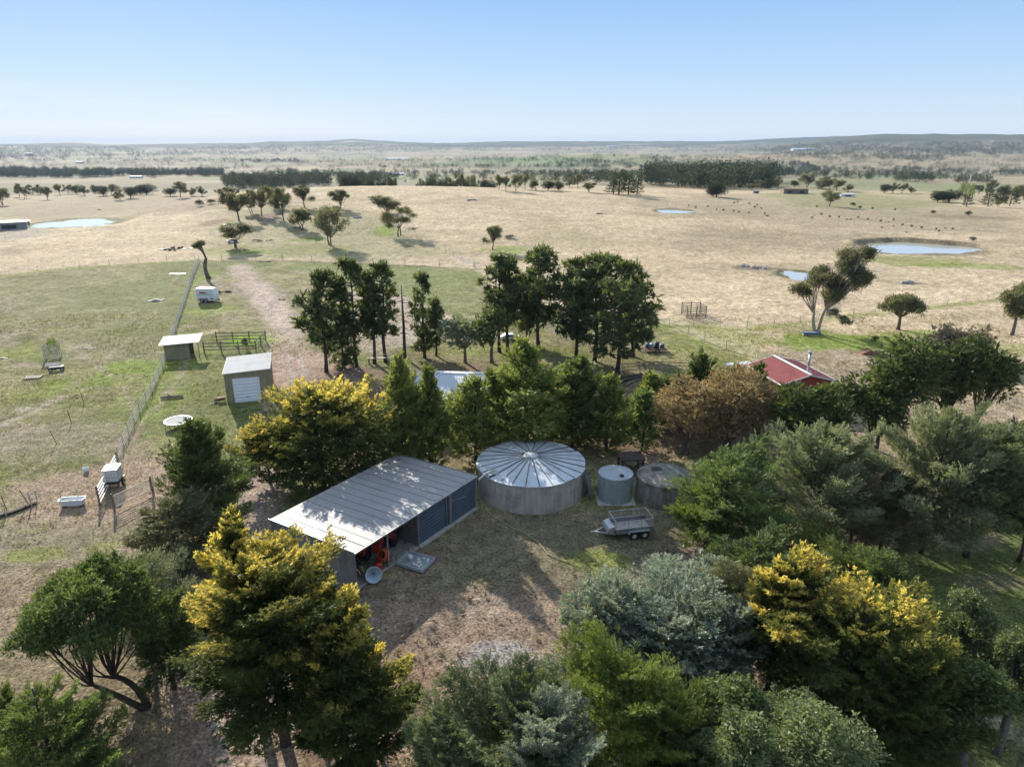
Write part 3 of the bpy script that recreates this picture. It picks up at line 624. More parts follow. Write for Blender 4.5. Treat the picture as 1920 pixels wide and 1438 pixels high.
def T(style, tx, ty, by, wpx, label, name='cypress_tree', cat='tree', group=None, **kw):
    base, h, ppm = locate(tx, ty, by); R = wpx/2/ppm*WID.get(style, 1.0); r = nr_(); dp = F/ppm
    S = kw.pop('S', None) or max(.27, dp*.0105); area = math.pi*2*R*h*.75
    dens = kw.pop('dens', 1.0); sty = style
    if style in ('mac', 'gold', 'blue', 'juni', 'bgrey', 'olive', 'deep', 'thuja', 'grey'):
        pr = dict(mac=dict(prof=P_wide, nb=70, wid=.20, el=(-2, 48), up=.22, kind='plume', q=9),
                  gold=dict(prof=P_wide, nb=85, wid=.19, el=(0, 58), up=.25, kind='curl', q=9, gold=.9, gz=.42, dens_=1.35),
                  blue=dict(prof=P_round, nb=62, wid=.22, el=(5, 65), up=.15, kind='curl', q=9),
                  bgrey=dict(prof=P_round, nb=46, wid=.22, el=(15, 72), up=.2, kind='plume', q=9),
                  juni=dict(prof=P_round, nb=55, wid=.24, el=(0, 60), up=.15, kind='plume', q=9),
                  olive=dict(prof=P_round, nb=55, wid=.24, el=(5, 65), up=.15, kind='plume', q=5),
                  grey=dict(prof=P_wide, nb=55, wid=.2, el=(8, 60), up=.3, kind='plume', q=8),
                  deep=dict(prof=P_round, nb=55, wid=.26, el=(0, 62), up=.15, kind='curl', q=7),
                  thuja=dict(prof=P_col, nb=80, wid=.3, el=(10, 75), up=.25, kind='curl', q=6, h0=.02, dens_=1.3))[style].copy()
        fmk = kw.pop('fm', style); bk = kw.pop('bk', 'dark'); pr.update(kw)
        n = int(dens*pr.pop('dens_', 1)*2.6*area/(S*S*.26)); n = min(n, 21000)
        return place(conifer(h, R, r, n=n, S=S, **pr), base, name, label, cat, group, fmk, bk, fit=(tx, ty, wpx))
    if style == 'pine':
        t0 = kw.pop('t0', .4)*.8; lob = []; nw = kw.pop('nw', 9)+3
        for i in range(nw):
            t = i/(nw-1); z = h*(t0+(.96-t0)*t); pr = (.55+.5*math.sin(min(1, t*1.1)*math.pi*.8))*(1 if t < .8 else 1-(t-.8)*2.2)
            for k in range(4 if t < .85 else 3):
                if r.random() < .16: continue
                a = i*1.1+k*1.571+r.normal()*.35; rad = R*pr*r.uniform(.5, 1.08)
                for q_ in (1.0, .58):
                    rl = R*r.uniform(.12, .21)*(1 if q_ == 1 else .8)
                    if q_ < 1 and r.random() < .45: continue
                    lob.append((np.array([math.cos(a)*rad*q_, math.sin(a)*rad*q_, z+rad*q_*.16+r.normal()*.015*h]), rl, .5))
        lob.append((np.array([0, 0, h*.97]), R*.22, .9))
        n = min(9000, int(dens*1.25*area/(S*S*.3)))
        g, mb = lobed(h, R, r, lob, n, q=8, kind='tuft', S=S*.85, fork=.5, tr=.016, shell=.35, upb=.5, crook=.02)
        mb = MB(); k = 8; wob = r.normal(size=2)*.12
        ax = lambda z: np.array([wob[0]*math.sin(z*.5), wob[1]*math.sin(z*.4), z])
        mb.tube([ax(h*.97*i/k)-np.array([0, 0, .1]) for i in range(k+1)], [h*.0165*(1.25 if i == 0 else 1-.8*i/k)+.03 for i in range(k+1)], 8)
        for c, rl, fl in lob:
            z = max(h*t0*.85, c[2]-np.hypot(c[0], c[1])*.35); a = ax(z); mb.tube(bez(a, (a+c)/2+[0, 0, -.1], c, 4), [h*.005, h*.004, h*.0028, .012], 4, cap=False)
        for j in range(7):
            z = h*r.uniform(.1, max(.16, t0+.05)); a = ax(z); u = rdir(1, r)[0]; u[2] = .15; mb.tube([a, a+u*r.uniform(.4, 1.3)], [.035, .01], 4, cap=False)
        return place((g, mb), base, name, label, cat, group, kw.pop('fm', 'pine'), 'dark', fit=(tx, ty, wpx))
    # leaf-clump crowns
    nl = kw.pop('nl', 14); z0, z1 = kw.pop('zz', (.35, 1.0)); fl = kw.pop('flat', .75); rl = kw.pop('rl', (.28, .42)); offx = kw.pop('offx', 0)
    lob = kw.pop('lobes', None)
    if lob is None: lob = autolobes(h, R, r, nl, z0, z1, rl, fl)
    n = min(15000, int(dens*2.3*area/(S*S*.35)*.8)); fmk = kw.pop('fm', 'gum'); bk = kw.pop('bk', 'grey')
    return place(lobed(h, R, r, lob, n, S=S, base=(offx, 0), **kw), base, name, label, cat, group, fmk, bk, fit=(tx, ty, wpx))
# ------------------------------------------------------------------ trees round the yard (top x, top y, foot row, crown width in photograph pixels)
def near_trees():
    gk = 'golden_cypress_tree'
    T('gold', 446, 968, 1345, 150, 'narrow golden-tipped cypress beside the dirt driveway, behind the biggest golden one', gk, gz=.25, h0=.3)
    T('gold', 517, 1006, 1395, 285, 'largest golden cypress, in front of the end wall of the long shed', gk, gz=.68, nb=120, gold=.85, prof=P_round, el=(0, 60), h0=.27)
    T('gold', 662, 1112, 1440, 205, 'golden cypress with bright tips reaching over the shaded yard below the shed corner', gk, gz=.56, nb=95)
    T('gold', 500, 785, 905, 130, 'low golden cypress with a flat yellow top beside the driveway, next to the white-door garage', gk, gz=.35, el=(-8, 32), h0=.3)
    T('gold', 628, 716, 905, 265, 'broad rounded golden cypress rising behind the roof of the long shed', gk, gz=.6, nb=125, el=(-8, 42))
    T('gold', 1492, 1036, 1330, 215, 'golden cypress with the brightest yellow head, right of the blue-green tree', gk, gz=.52, gold=.98, nb=100, h0=.38)
    T('gold', 1618, 1080, 1372, 290, 'broad dark cypress with sparse yellow tips on its right side', gk, gz=.74, gold=.6, nb=120, prof=P_round)
    T('gold', 1700, 1210, 1430, 210, 'low dark cypress with few yellow tips, rightmost of the golden group', gk, gz=.95, gold=.35, nb=90)
    T('mac', 388, 790, 1000, 150, 'tall dark cypress left of the driveway near the trampoline', nb=80, dens=1.1, el=(5, 60), fm='deep')
    T('mac', 345, 903, 1062, 190, 'spreading dull green cypress below the white-capped water cube', nb=60, el=(-8, 35), fm='olive')
    T('olive', 275, 1032, 1235, 175, 'sparse grey-olive cypress behind the flat-topped green tree', S=.36, fm='grey')
    T('deep', 318, 1105, 1290, 120, 'dark green tree squeezed against the right side of the flat-topped one', h0=.25)
    # flat-topped tree with the visible fork
    base, h, ppm = locate(168, 1080, 1325); R = 140/ppm; r = nr_(); lob = []
    for cx, cy, cz, a in ((-2.0, .3, .80, 1.1), (-.9, -.6, .86, 1.2), (.3, -.4, .90, 1.25), (1.2, -.3, .82, 1.15), (-.3, 1.1, .93, 1.1), (1.0, 1.0, .88, 1.0), (-1.4, 1.2, .9, 1.0), (-2.7, -.3, .62, .9), (-2.5, .9, .72, .8), (1.9, .2, .70, .9), (.6, -1.3, .76, .9), (-1.3, -1.4, .74, .9), (-.2, .2, .95, .9)):
        for q in range(2): lob.append((np.array([cx*R/3+r.normal()*.35, cy*R/3+r.normal()*.35, cz*h-.3+r.normal()*.25]), a*R/3.1*r.uniform(.62, .92), .7))
    place(lobed(h, R, r, lob, 15000, q=8, kind='curl', S=.29, fork=.26, tr=.027, base=(-1.3, 0), nst=2, shell=.35, upb=.55, crook=.6, spiky=.8, spread=.25), base, 'spreading_tree', 'flat-topped deep green tree with a forked bare trunk above the driveway', 'tree', None, 'lush', 'dark')
    T('mac', 60, 1285, 1560, 330, 'feathery bright green cypress cut off by the lower left corner', fm='lush', nb=60)
    T('mac', -15, 1255, 1470, 150, 'green cypress at the left frame edge above the feathery one', fm='lush')
    # right of the yard
    T('mac', 1395, 828, 1030, 240, 'wide green cypress with tiered plumes beside the old concrete tank', nb=75, el=(-8, 42), fm='mac')
    T('mac', 1330, 905, 1020, 120, 'low skirt of green cypress plumes touching the old concrete tank', nb=45, el=(-10, 35), fm='juni')
    T('grey', 1545, 796, 1012, 220, 'feathery grey-green cypress with a pointed plume top', nb=60, el=(20, 72), fm='grey')
    T('grey', 1645, 850, 1030, 210, 'brownish thin cypress between the two feathery grey ones', fm='twig', dens=.6)
    T('mac', 1770, 764, 1037, 280, 'big wind-swept grey-green cypress with a dark bare trunk on the green slope', fm='grey', nb=75, h0=.3, el=(0, 50))
    T('mac', 1868, 798, 1043, 200, 'grey-green cypress, second trunk from the left on the green slope', fm='bgrey', h0=.3, el=(0, 55))
    T('mac', 1935, 850, 1052, 190, 'dark green cypress at the right frame edge on the green slope', fm='deep', h0=.3)
    T('grey', 1690, 890, 1040, 170, 'twiggy dull cypress in front of the wind-swept one', fm='olive', dens=.8)
    T('mac', 1440, 995, 1190, 230, 'low green cypress just behind the brightest golden head', el=(-5, 45))
    T('mac', 1558, 983, 1178, 270, 'broad green cypress behind the dark one with sparse yellow tips', el=(-5, 42), fm='juni')
    T('mac', 1650, 1035, 1200, 140, 'small green cypress at the edge of the shaded lawn', fm='mac')
    T('blue', 1255, 1048, 1345, 280, 'big blue-green cypress in the middle of the foreground', nb=90)
    T('blue', 1130, 1085, 1335, 190, 'left half of the blue-green pair, leaning over the gravel')
    T('blue', 1345, 1120, 1350, 150, 'blue-green cypress with a bare lower trunk beside the brown clearing', h0=.3)
    T('olive', 1372, 1052, 1290, 125, 'olive cypress between the blue-green and the golden crowns', fm='olive')
    T('juni', 1120, 1178, 1490, 290, 'yellow-green juniper in front of the blue-green cypress')
    T('juni', 1235, 1240, 1530, 240, 'darker yellow-green juniper right of the first one', fm='juni', dens=1.1)
    T('bgrey', 930, 1238, 1560, 310, 'grey-green open cypress at the bottom centre with thin upright stems')
    T('bgrey', 845, 1300, 1590, 210, 'smaller grey-green cypress left of the open one at the bottom')
    T('bgrey', 1040, 1295, 1590, 220, 'grey-green cypress wedged between the open one and the yellow-green juniper', fm='blue', dens=.8)
    T('leafy', 1490, 1300, 1600, 290, 'glossy light green leafy tree at the bottom edge', 'broadleaf_tree', fm='euc', nl=18, zz=(.25, 1), kind='leaf', q=8, S=.23, dens=.8, spiky=.9)
    T('leafy', 1385, 1340, 1620, 150, 'small glossy leafy tree at the bottom left of the larger glossy one', 'broadleaf_tree', fm='euc', nl=12, zz=(.2, 1), kind='leaf', q=8, S=.23, dens=.8, spiky=.9)
    T('leafy', 1380, 1272, 1500, 120, 'dark leafy tree under the blue-green cypress by the brown clearing', 'broadleaf_tree', fm='lush', nl=12, zz=(.2, 1), kind='leaf', q=8, S=.23, dens=.8, spiky=.9)
    T('juni', 1300, 1325, 1580, 210, 'shaded green juniper at the bottom edge beside the glossy trees', fm='deep')
    T('leafy', 1815, 1108, 1335, 105, 'slim pale green wattle on the shaded lawn', 'broadleaf_tree', fm='euc', nl=12, zz=(.15, 1), kind='leaf', q=8, S=.23, dens=.8, spiky=.9)
    T('leafy', 1905, 1180, 1410, 130, 'pale green wattle at the right frame edge', 'broadleaf_tree', fm='euc', nl=13, zz=(.15, 1), kind='leaf', q=8, S=.23, dens=.8, spiky=.9)
    T('leafy', 1835, 1240, 1440, 110, 'half-shaded young wattle below the two paler ones', 'broadleaf_tree', fm='lush', nl=10, zz=(.15, 1), kind='leaf', q=8, S=.23, dens=.6, spiky=.9)
    # hedge row behind the tanks
    hg = 'upright conifers in the row behind the tanks'; hn = 'hedge_conifer'
    for tx, ty, by, w, lb, f in ((768, 672, 885, 90, 'tall twin-topped conifer hiding the left end of the white-roofed cottage', 'thuja'), (810, 692, 880, 65, 'shorter top of the twin conifer in front of the white-roofed cottage', 'thuja'),
            (881, 712, 868, 88, 'conifer standing in front of the right end of the white-roofed cottage', 'thuja'), (925, 698, 840, 48, 'thinnest upright conifer, just right of the white cottage roof', 'thuja'),
            (989, 642, 842, 112, 'tallest conifer of the row, behind the big round tank', 'thuja'), (1058, 690, 838, 90, 'conifer forming the right shoulder of the tallest one', 'thuja'),
            (1094, 672, 830, 70, 'bright green conifer behind the leaning sheets of iron', 'lush'), (1146, 706, 848, 66, 'rounded bright conifer behind the small steel tank', 'thuja'),
            (1199, 735, 845, 54, 'short narrow conifer behind the gap between the two small tanks', 'lush'), (1222, 703, 800, 60, 'conifer at the end of the row beside the russet bush', 'thuja'), (1255, 708, 800, 60, 'low conifer tucked behind the left shoulder of the russet bush', 'lush'),
            (1312, 668, 802, 72, 'dark conifer top rising behind the russet bush, left of the red shed', 'deep'), (1372, 688, 802, 60, 'low dark conifer behind the middle of the russet bush', 'deep'), (1412, 684, 798, 44, 'dark conifer against the left side of the red shed', 'deep')):
        T('thuja', tx, ty, by, w*1.16, lb, hn, group=hg, fm=f)
    T('leafy', 1292, 706, 852, 120, 'russet-brown bushy tree behind the old concrete tank', 'bushy_tree', fm='brown', nl=20, zz=(.15, 1), kind='curl', q=6, S=.34, fork=.18, nst=4, bk='grey', rl=(.22, .36), flat=1.1)
    T('leafy', 1370, 690, 850, 150, 'largest russet-brown bushy tree with many thin stems', 'bushy_tree', fm='brown', nl=28, zz=(.15, 1), kind='curl', q=6, S=.34, fork=.18, nst=5, bk='grey', rl=(.22, .36), flat=1.1)
    T('leafy', 1432, 722, 846, 90, 'russet-brown bush nearest the red shed', 'bushy_tree', fm='brown', nl=10, zz=(.2, 1), kind='curl', q=5, S=.42, fork=.18, nst=3, bk='grey', flat=1.1)
    for tx, ty, by, w, lb in ((1500, 722, 885, 84, 'dark tree below the front wall of the red shed'), (1545, 727, 880, 98, 'dark rounded tree right of the red shed wall'), (1590, 705, 850, 70, 'dark tree rising beside the right eave of the red shed'), (1640, 716, 838, 60, 'small dark tree with a thin trunk between the shed and the dark grove'),
            (1700, 640, 832, 135, 'leftmost and largest tree of the dark rounded grove on the right'), (1790, 634, 826, 115, 'middle tree of the dark rounded grove on the right'), (1858, 652, 822, 105, 'rightmost tree of the dark rounded grove, with bare lower limbs'), (1660, 735, 850, 80, 'low dark bushy tree in front of the rounded grove')):
        T('leafy', tx, ty, by, w, lb, 'dark_tree', fm='deep', nl=15, zz=(.25, 1), kind='curl', q=6, fork=.25, bk='dark', rl=(.26, .4), flat=.9)
    T('leafy', 1782, 613, 668, 60, 'brownish bush behind the dark grove, left of its twin', 'bush', 'bush', fm='twig', nl=8, zz=(.1, 1), kind='leaf', q=5, fork=.1, nst=2)
    T('leafy', 1832, 616, 668, 60, 'brownish bush behind the dark grove, right of its twin', 'bush', 'bush', fm='twig', nl=8, zz=(.1, 1), kind='leaf', q=5, fork=.1, nst=2)
    T('grey', 1905, 790, 900, 130, 'dull olive tree at the right edge below the dark grove', fm='olive')
    # pines
    pn = 'pine_tree'; pg = 'tall pines behind the hedge row'
    for tx, ty, by, w, t0, lb in ((600, 510, 698, 88, .42, 'leftmost tall pine with a wide ragged crown'), (657, 488, 687, 76, .40, 'tallest pine of the left clump'), (694, 520, 681, 40, .45, 'thin pine between the two tallest of the left clump'), (713, 492, 679, 58, .38, 'pine at the right end of the left clump, beside the dead trunk'),
            (638, 590, 690, 70, .1, 'short bushy pine filling the gap in the left clump'), (795, 514, 671, 48, .12, 'slender isolated pine right of the dead trunk'), (817, 560, 667, 28, .35, 'very thin pine leaning beside the slender isolated one'),
            (932, 480, 660, 60, .35, 'left end pine of the big right clump'), (955, 484, 662, 46, .45, 'thin-crowned pine second from the left in the big clump'), (1020, 467, 652, 105, .34, 'tallest round-headed pine in the big clump'), (985, 520, 645, 60, .3, 'pine standing back in the left part of the big clump'),
            (1083, 486, 671, 90, .28, 'dense pine in the middle of the big clump'), (1115, 478, 677, 92, .25, 'dense pine right of the middle of the big clump'), (1160, 486, 695, 125, .22, 'largest pine with a thick trunk at the right end of the big clump'), (1195, 520, 668, 70, .25, 'outermost pine hanging over the blue junk heap')):
        T('pine', tx, ty, by, w, lb, pn, group=pg, t0=t0, nw=9 if w > 50 else 8, dens=.9)
    T('leafy', 868, 596, 680, 80, 'small pale green deciduous tree with a spreading crown before the arena', 'deciduous_tree', fm='grey', nl=12, zz=(.35, 1), kind='leaf', q=6, dens=.55, fork=.3)
    T('leafy', 918, 576, 680, 62, 'upright light green deciduous tree beside the left end of the big pine clump', 'deciduous_tree', fm='lush', nl=12, zz=(.3, 1), kind='leaf', q=6, dens=.6, fork=.3)
    # dead pine
    base, h, ppm = locate(752, 535, 672); e = empty('dead_tree', base, 0, 'bare dead pine trunk standing between the pines', 'tree'); r = nr_()
    mb = MB(); mb.tube([(0, 0, -.1), (.05, 0, h*.5), (0, 0, h)], [.24, .16, .04], 8); mb.build('trunk', BK['dark'], e)
    for k in range(16):
        z = h*r.uniform(.25, .9); a = r.uniform(0, 6.28); l = r.uniform(.6, 1.9); b = MB(); b.tube([(0, 0, z), (math.cos(a)*l*.6, math.sin(a)*l*.6, z+.05), (math.cos(a)*l, math.sin(a)*l, z-.25)], [.05, .03, .01], 4); b.build('branch', BK['dark'], e)
    # gums by the red shed
    base = G(1532, 626); m = depth(*base)/F; h = z_at(base.y, 468)-base.z; r = nr_()
    def LB(px, py, rad, dy=0, fl=.8): return (np.array([(px-1532)*m*.97, dy, (626-py)*m*1.03]), rad*m*1.1, fl)
    lob = [LB(q[0]+r.uniform(-8, 8), q[1]+r.uniform(-7, 7), q[2]*r.uniform(.6, .95), q[3]*1.4+r.uniform(-.9, .9), .65) for q in 3*((1508, 525, 19, -.8), (1490, 545, 15, .6), (1530, 515, 17, .5), (1545, 545, 17, -.6), (1512, 556, 13, .9), (1580, 492, 23, .6), (1600, 480, 14, -.4), (1562, 505, 16, 0), (1590, 520, 24, -.6), (1606, 540, 17, .8), (1570, 540, 17, .4), (1580, 600, 13, -.4), (1562, 592, 11, .5), (1600, 508, 14, .9), (1555, 565, 10, .3), (1548, 525, 14, .2), (1553, 540, 14, -.3), (1540, 560, 11, 0))]
    place(lobed(h, 3, r, lob, 9000, q=6, kind='leaf', S=.36, fork=.3, tr=.028, base=(0, 0), nst=2, shell=.05, spiky=.9, crook=.25, spread=.32), base, 'gum_tree', 'big twin-trunked gum with white bark on a green patch of grass', 'tree', None, 'gum', 'pale')
    T('leafy', 1693, 552, 617, 78, 'small round gum with a thick short trunk right of the big gum', 'gum_tree', zz=(.3, 1), bk='grey', q=6, S=.45, fork=.32, tr=.05, nl=22, rl=(.2, .32))
    T('leafy', 1915, 530, 628, 70, 'gum cut off by the right frame edge', 'gum_tree', nl=22, rl=(.2, .32), zz=(.3, 1), bk='grey', q=6, S=.45, fork=.35)
near_trees()
# ------------------------------------------------------------------ trees farther out: a few shapes, copied thing by thing
PROTO = {}
def proto(key, fm, bk, k, gen):
    for i in range(k):
        r = nr_(); (V, ti, va), mb = gen(r); c = quadmesh('crown', V, ti, va); c.materials.append(FM[fm])
        t = bpy.data.meshes.new('trunk'); t.from_pydata(mb.v, [], mb.f); t.materials.append(BK[bk]); PROTO.setdefault(key, []).append((c, t))
def pg_gum(r):
    R = r.uniform(.44, .6); lb = []; a0 = r.uniform(0, 6.28); big = int(r.integers(2, 5))
    for k in range(big):      # a few unequal heads, each a ragged bunch of small clumps
        a = a0+k*6.28/big+r.normal()*.3; d = R*r.uniform(.25, .6); z = r.uniform(.42, .82); rr = R*r.uniform(.38, .6); c = np.array([math.cos(a)*d, math.sin(a)*d, z])
        for q in range(int(r.integers(7, 13))): u = rdir(1, r)[0]; lb.append((c+u*rr*np.array([.8, .8, .85]), rr*r.uniform(.32, .58), r.uniform(.7, 1.1)))
    return lobed(1, R, r, lb, 3000, q=4, kind='leaf', S=.055, fork=r.uniform(.2, .36), tr=.026, shell=.1, crook=.7, spiky=.8, nst=int(r.integers(1, 4)), base=(r.uniform(-.12, .12), 0), spread=.3)
def pg_round(r):
    R = r.uniform(.5, .62); lb = autolobes(1, R, r, 17, .0, 1.0, (.3, .48), .9, dome=False); return lobed(1, R, r, lb, 1200, q=4, kind='leaf', S=.085, fork=.2, tr=.03, shell=.5)
def pg_pine(r): return conifer(1, .34, r, n=700, q=4, kind='curl', S=.12, nb=40, tr=.015, prof=P_wide, br=0)
def pg_pop(r): return conifer(1, .13, r, n=380, q=4, kind='curl', S=.09, nb=40, tr=.012, prof=P_col, el=(50, 80), br=0)
proto('gum', 'gum', 'grey', 12, pg_gum); proto('round', 'far', 'dark', 4, pg_round); proto('pine', 'far', 'dark', 3, pg_pine); proto('pop', 'juni', 'grey', 2, pg_pop)
proto('sap', 'lush', 'dark', 3, lambda r: lobed(1, .4, r, autolobes(1, .4, r, 6, .1, 1, (.4, .6), 1.1), 200, q=4, kind='leaf', S=.16, fork=.15, tr=.03))
proto('bush', 'far', 'dark', 3, lambda r: lobed(1, .6, r, autolobes(1, .6, r, 7, 0, 1, (.35, .5), .9), 260, q=4, kind='leaf', S=.16, fork=.1, tr=.02))
def FT(key, px, by, ty, label, group=None, w=None, name=None, cat='tree', i=None, far=None):
    p = G(px, by)
    if key == 'round' and rng.random() < .38 and (w or 0) < 30: key = 'gum'; name = name or 'round_tree'
    if far: k_ = far/p.y; p = Vector((p.x*k_, far, GZ(p.x*k_, far)))
    h = max(.5, z_at(p.y, ty)-p.z); ms = PROTO[key]; c, t = ms[(i if i is not None else int(rng.integers(0, len(ms)))) % len(ms)]
    e = empty(name or {'gum': 'gum_tree', 'round': 'round_tree', 'pine': 'conifer_tree', 'pop': 'poplar_tree', 'bush': 'shrub', 'sap': 'sapling'}[key], p, 0, label, cat, group)
    sx = 1.0 if w is None else w*depth(*p)/F/h/{'gum': .88, 'round': .84, 'pine': .68, 'pop': .26, 'bush': 1.2, 'sap': .8}[key]
    e['_px'] = float(px); sx *= rng.uniform(.85, 1.2); e.scale = (h*sx, h*sx, h); e.rotation_euler = (rng.normal()*.09, rng.normal()*.09, rng.uniform(0, 6.28))
    for nm, m in (('crown', c), ('trunk', t)):
        o = bpy.data.objects.new(nm, m); COL.objects.link(o); o.parent = e
    return e
def far_trees():
    g = 'gum trees scattered over the grassy knoll'
    for px, by, ty, w, lb in ((442, 464, 413, 62, 'leaning gum nearest the fence on the knoll, left side'), (447, 414, 350, 50, 'dark gum at the left end of the knoll-top clump'), (492, 405, 352, 44, 'gum second from the left in the knoll-top clump'), (532, 414, 353, 44, 'gum in the middle of the knoll-top clump'), (565, 432, 382, 44, 'dense gum below the knoll-top clump'),
            (571, 389, 343, 48, 'gum outlined against the crest of the dry grass'), (620, 459, 391, 62, 'forked gum with a side limb low on the knoll'), (640, 392, 352, 52, 'round gum standing alone on the crest'), (721, 402, 363, 80, 'widest flat gum right of the knoll crest'), (748, 442, 389, 52, 'dark gum in front of the widest flat one'), (470, 400, 349, 40, 'gum standing back in the knoll-top clump'), (512, 390, 348, 40, 'gum farthest back in the knoll-top clump'),
            (924, 468, 416, 44, 'lone gum in the dry grass behind the pines')):
        FT('gum', px, by, ty, lb, g, w)
    # leaning pole-like gum beside the fence corner
    base = G(392, 522); h = z_at(base.y, 455)-base.z; r = nr_(); m = depth(*base)/F
    place(lobed(h, 1, r, [(np.array([-12*m, 0, h*.93]), 8*m, .5), (np.array([-6*m, .2, h*.98]), 7*m, .5), (np.array([-17*m, 0, h*.9]), 6*m, .5)], 900, q=5, S=.35, fork=.55, tr=.055, crook=.6, nst=1), base, 'gum_tree', 'thin leaning gum with a mop of leaves beside the fence corner', 'tree', None, 'gum', 'grey')
    g = 'dark trees in a row across the far left paddock'
    for px, by, ty, w, k in ((4, 385, 351, 30, 'gum'), (36, 370, 347, 18, 'round'), (48, 373, 351, 18, 'round'), (62, 366, 348, 20, 'round'), (75, 366, 348, 18, 'round'), (90, 375, 348, 22, 'gum'), (113, 366, 343, 22, 'gum'), (128, 364, 346, 16, 'round'), (143, 365, 345, 16, 'round'), (158, 367, 345, 20, 'round'), (178, 364, 345, 16, 'round'), (194, 368, 346, 20, 'round'), (212, 366, 346, 20, 'gum'), (226, 376, 351, 20, 'gum'), (245, 372, 347, 26, 'round'), (262, 366, 345, 18, 'round'), (276, 366, 343, 28, 'round'),
            (320, 368, 351, 20, 'round'), (340, 371, 343, 26, 'gum'), (362, 368, 349, 18, 'round'), (379, 368, 347, 18, 'gum'), (412, 368, 355, 16, 'round'), (425, 366, 350, 20, 'round'), (440, 368, 352, 20, 'round')):
        FT(k, px, by, ty, 'dark tree in the broken row across the far left paddock', g, w)
    for px, by, ty in ((373, 387, 374), (397, 383, 373)): FT('bush', px, by, ty, 'low dark bush in the pinkish paddock below the far left row', 'low bushes in the far left paddock', 22)
    g = 'trees just beyond the grassy crest'
    for px in list(range(648, 745, 13))+list(range(792, 866, 10))+list(range(872, 925, 10)): FT('round', px+rng.uniform(-2, 2), 357+rng.uniform(-1, 4), 325+rng.uniform(-3, 12), 'dark tree standing in the line just beyond the grassy crest', g, 19, far=rng.uniform(425, 470))
    for px, by, ty, w, k in ((935, 357, 325, 22, 'gum'), (948, 358, 328, 18, 'round'), (967, 359, 329, 22, 'gum'), (984, 355, 326, 16, 'gum'), (1003, 357, 335, 20, 'gum'), (1028, 358, 337, 24, 'round'), (1047, 358, 338, 16, 'round'), (1068, 352, 331, 20, 'gum'), (1083, 354, 329, 18, 'gum'), (1104, 361, 341, 30, 'gum')): FT(k, px, by, ty, 'tree among the scattered ones right of the grassy crest', 'scattered trees right of the grassy crest', w)
    for px, by, ty, w in ((1160, 365, 328, 34), (1178, 366, 334, 36), (1194, 365, 340, 26), (1150, 364, 344, 22)): FT('pine', px, by, ty, 'blackish conifer in the compact clump left of the pine wood', 'blackish conifers in a compact clump', w)
    FT('round', 1343, 370, 341, 'round dark tree standing alone in front of the pine wood', None, 38); FT('round', 1337, 369, 345, 'smaller crown joined to the lone round tree before the pine wood', None, 22)
    g = 'garden trees round the distant flat-roofed house'
    for px, by, ty, w, k in ((1408, 357, 343, 18, 'gum'), (1427, 355, 334, 24, 'round'), (1442, 356, 332, 24, 'round'), (1458, 355, 334, 22, 'round'), (1489, 350, 338, 14, 'round'), (1514, 352, 324, 34, 'gum'), (1538, 355, 331, 30, 'gum'), (1552, 357, 333, 28, 'gum'), (1570, 358, 334, 28, 'gum'), (1590, 360, 344, 22, 'round'), (1386, 354, 346, 12, 'bush')): FT(k, px, by, ty, 'garden tree round the distant flat-roofed house', g, w)
    FT('gum', 1557, 387, 359, 'flat-crowned tree alone in the green paddock below the distant house', None, 36)
    for px, ty in ((1658, 343), (1673, 344), (1691, 344), (1708, 348)): FT('round', px, 363, ty, 'one of four round trees side by side in the right distance', 'four round trees side by side', 18)
    for px, by, ty, w in ((1758, 380, 355, 30), (1778, 380, 354, 36), (1768, 379, 357, 24)): FT('round', px, by, ty, 'round tree of the close trio beyond the dam', 'close trio of round trees beyond the dam', w)
    for px, by, ty in ((1797, 374, 350), (1803, 375, 347), (1809, 374, 349), (1816, 374, 352), (1822, 373, 350)): FT('pop', px, by, ty, 'slender pale poplar beside the trio of round trees', 'slender pale poplars', 8)
    for px, by, ty, w, k in ((1812, 388, 368, 18, 'pine'), (1835, 365, 346, 16, 'round'), (1852, 388, 362, 22, 'pine'), (1872, 388, 358, 24, 'round'), (1893, 386, 360, 20, 'pine'), (1905, 380, 345, 28, 'gum'), (1880, 372, 344, 24, 'round'), (1860, 366, 341, 24, 'round'), (1918, 376, 350, 24, 'gum')): FT(k, px, by, ty, 'tree in the mixed grove at the far right', 'mixed grove at the far right', w)
    for px, by, ty, lb in ((1815, 405, 395, 'dark bush beside the brown earth bank in the right distance'), (1750, 402, 394, 'small bush on the brown earth bank in the right distance'), (1823, 453, 443, 'dark bush on the bank at the end of the wide dam'), (1598, 387, 379, 'round bush right of the flat-crowned tree'), (1612, 392, 386, 'tiny bush beside the round one below the distant house')): FT('bush', px, by, ty, lb, None, (by-ty)*1.5, None, 'bush')
    g = 'saplings dotted over the dry paddock above the dam'
    for px, by in ((1291, 388), (1306, 391), (1329, 389), (1345, 395), (1357, 396), (1375, 398), (1377, 382), (1382, 382), (1405, 383), (1414, 391), (1418, 386), (1427, 393), (1434, 402), (1439, 407), (1386, 399), (1404, 400), (1523, 411), (1540, 404), (1554, 409), (1574, 410), (1588, 413), (1596, 413), (1610, 409), (1627, 413), (1533, 390), (1651, 417), (1666, 418), (1655, 428), (1673, 415), (1676, 425), (1693, 424), (1708, 427), (1729, 429), (1753, 432), (1772, 430), (1761, 436), (1786, 431), (1635, 393), (1678, 396), (1700, 437)):
        FT('sap', px+rng.uniform(-2, 2), by, by-rng.uniform(3, 6), 'dark sapling dotted in the dry paddock above the dam', g, rng.uniform(3.5, 6.5), 'sapling', 'sapling')
    FT('bush', 958, 447, 440, 'low olive shrub right of the lone gum behind the pines', None, 22, None, 'bush')
    FT('bush', 1640, 640, 628, 'grey shrub at the end of the green patch by the big gum', None, 20, None, 'bush')
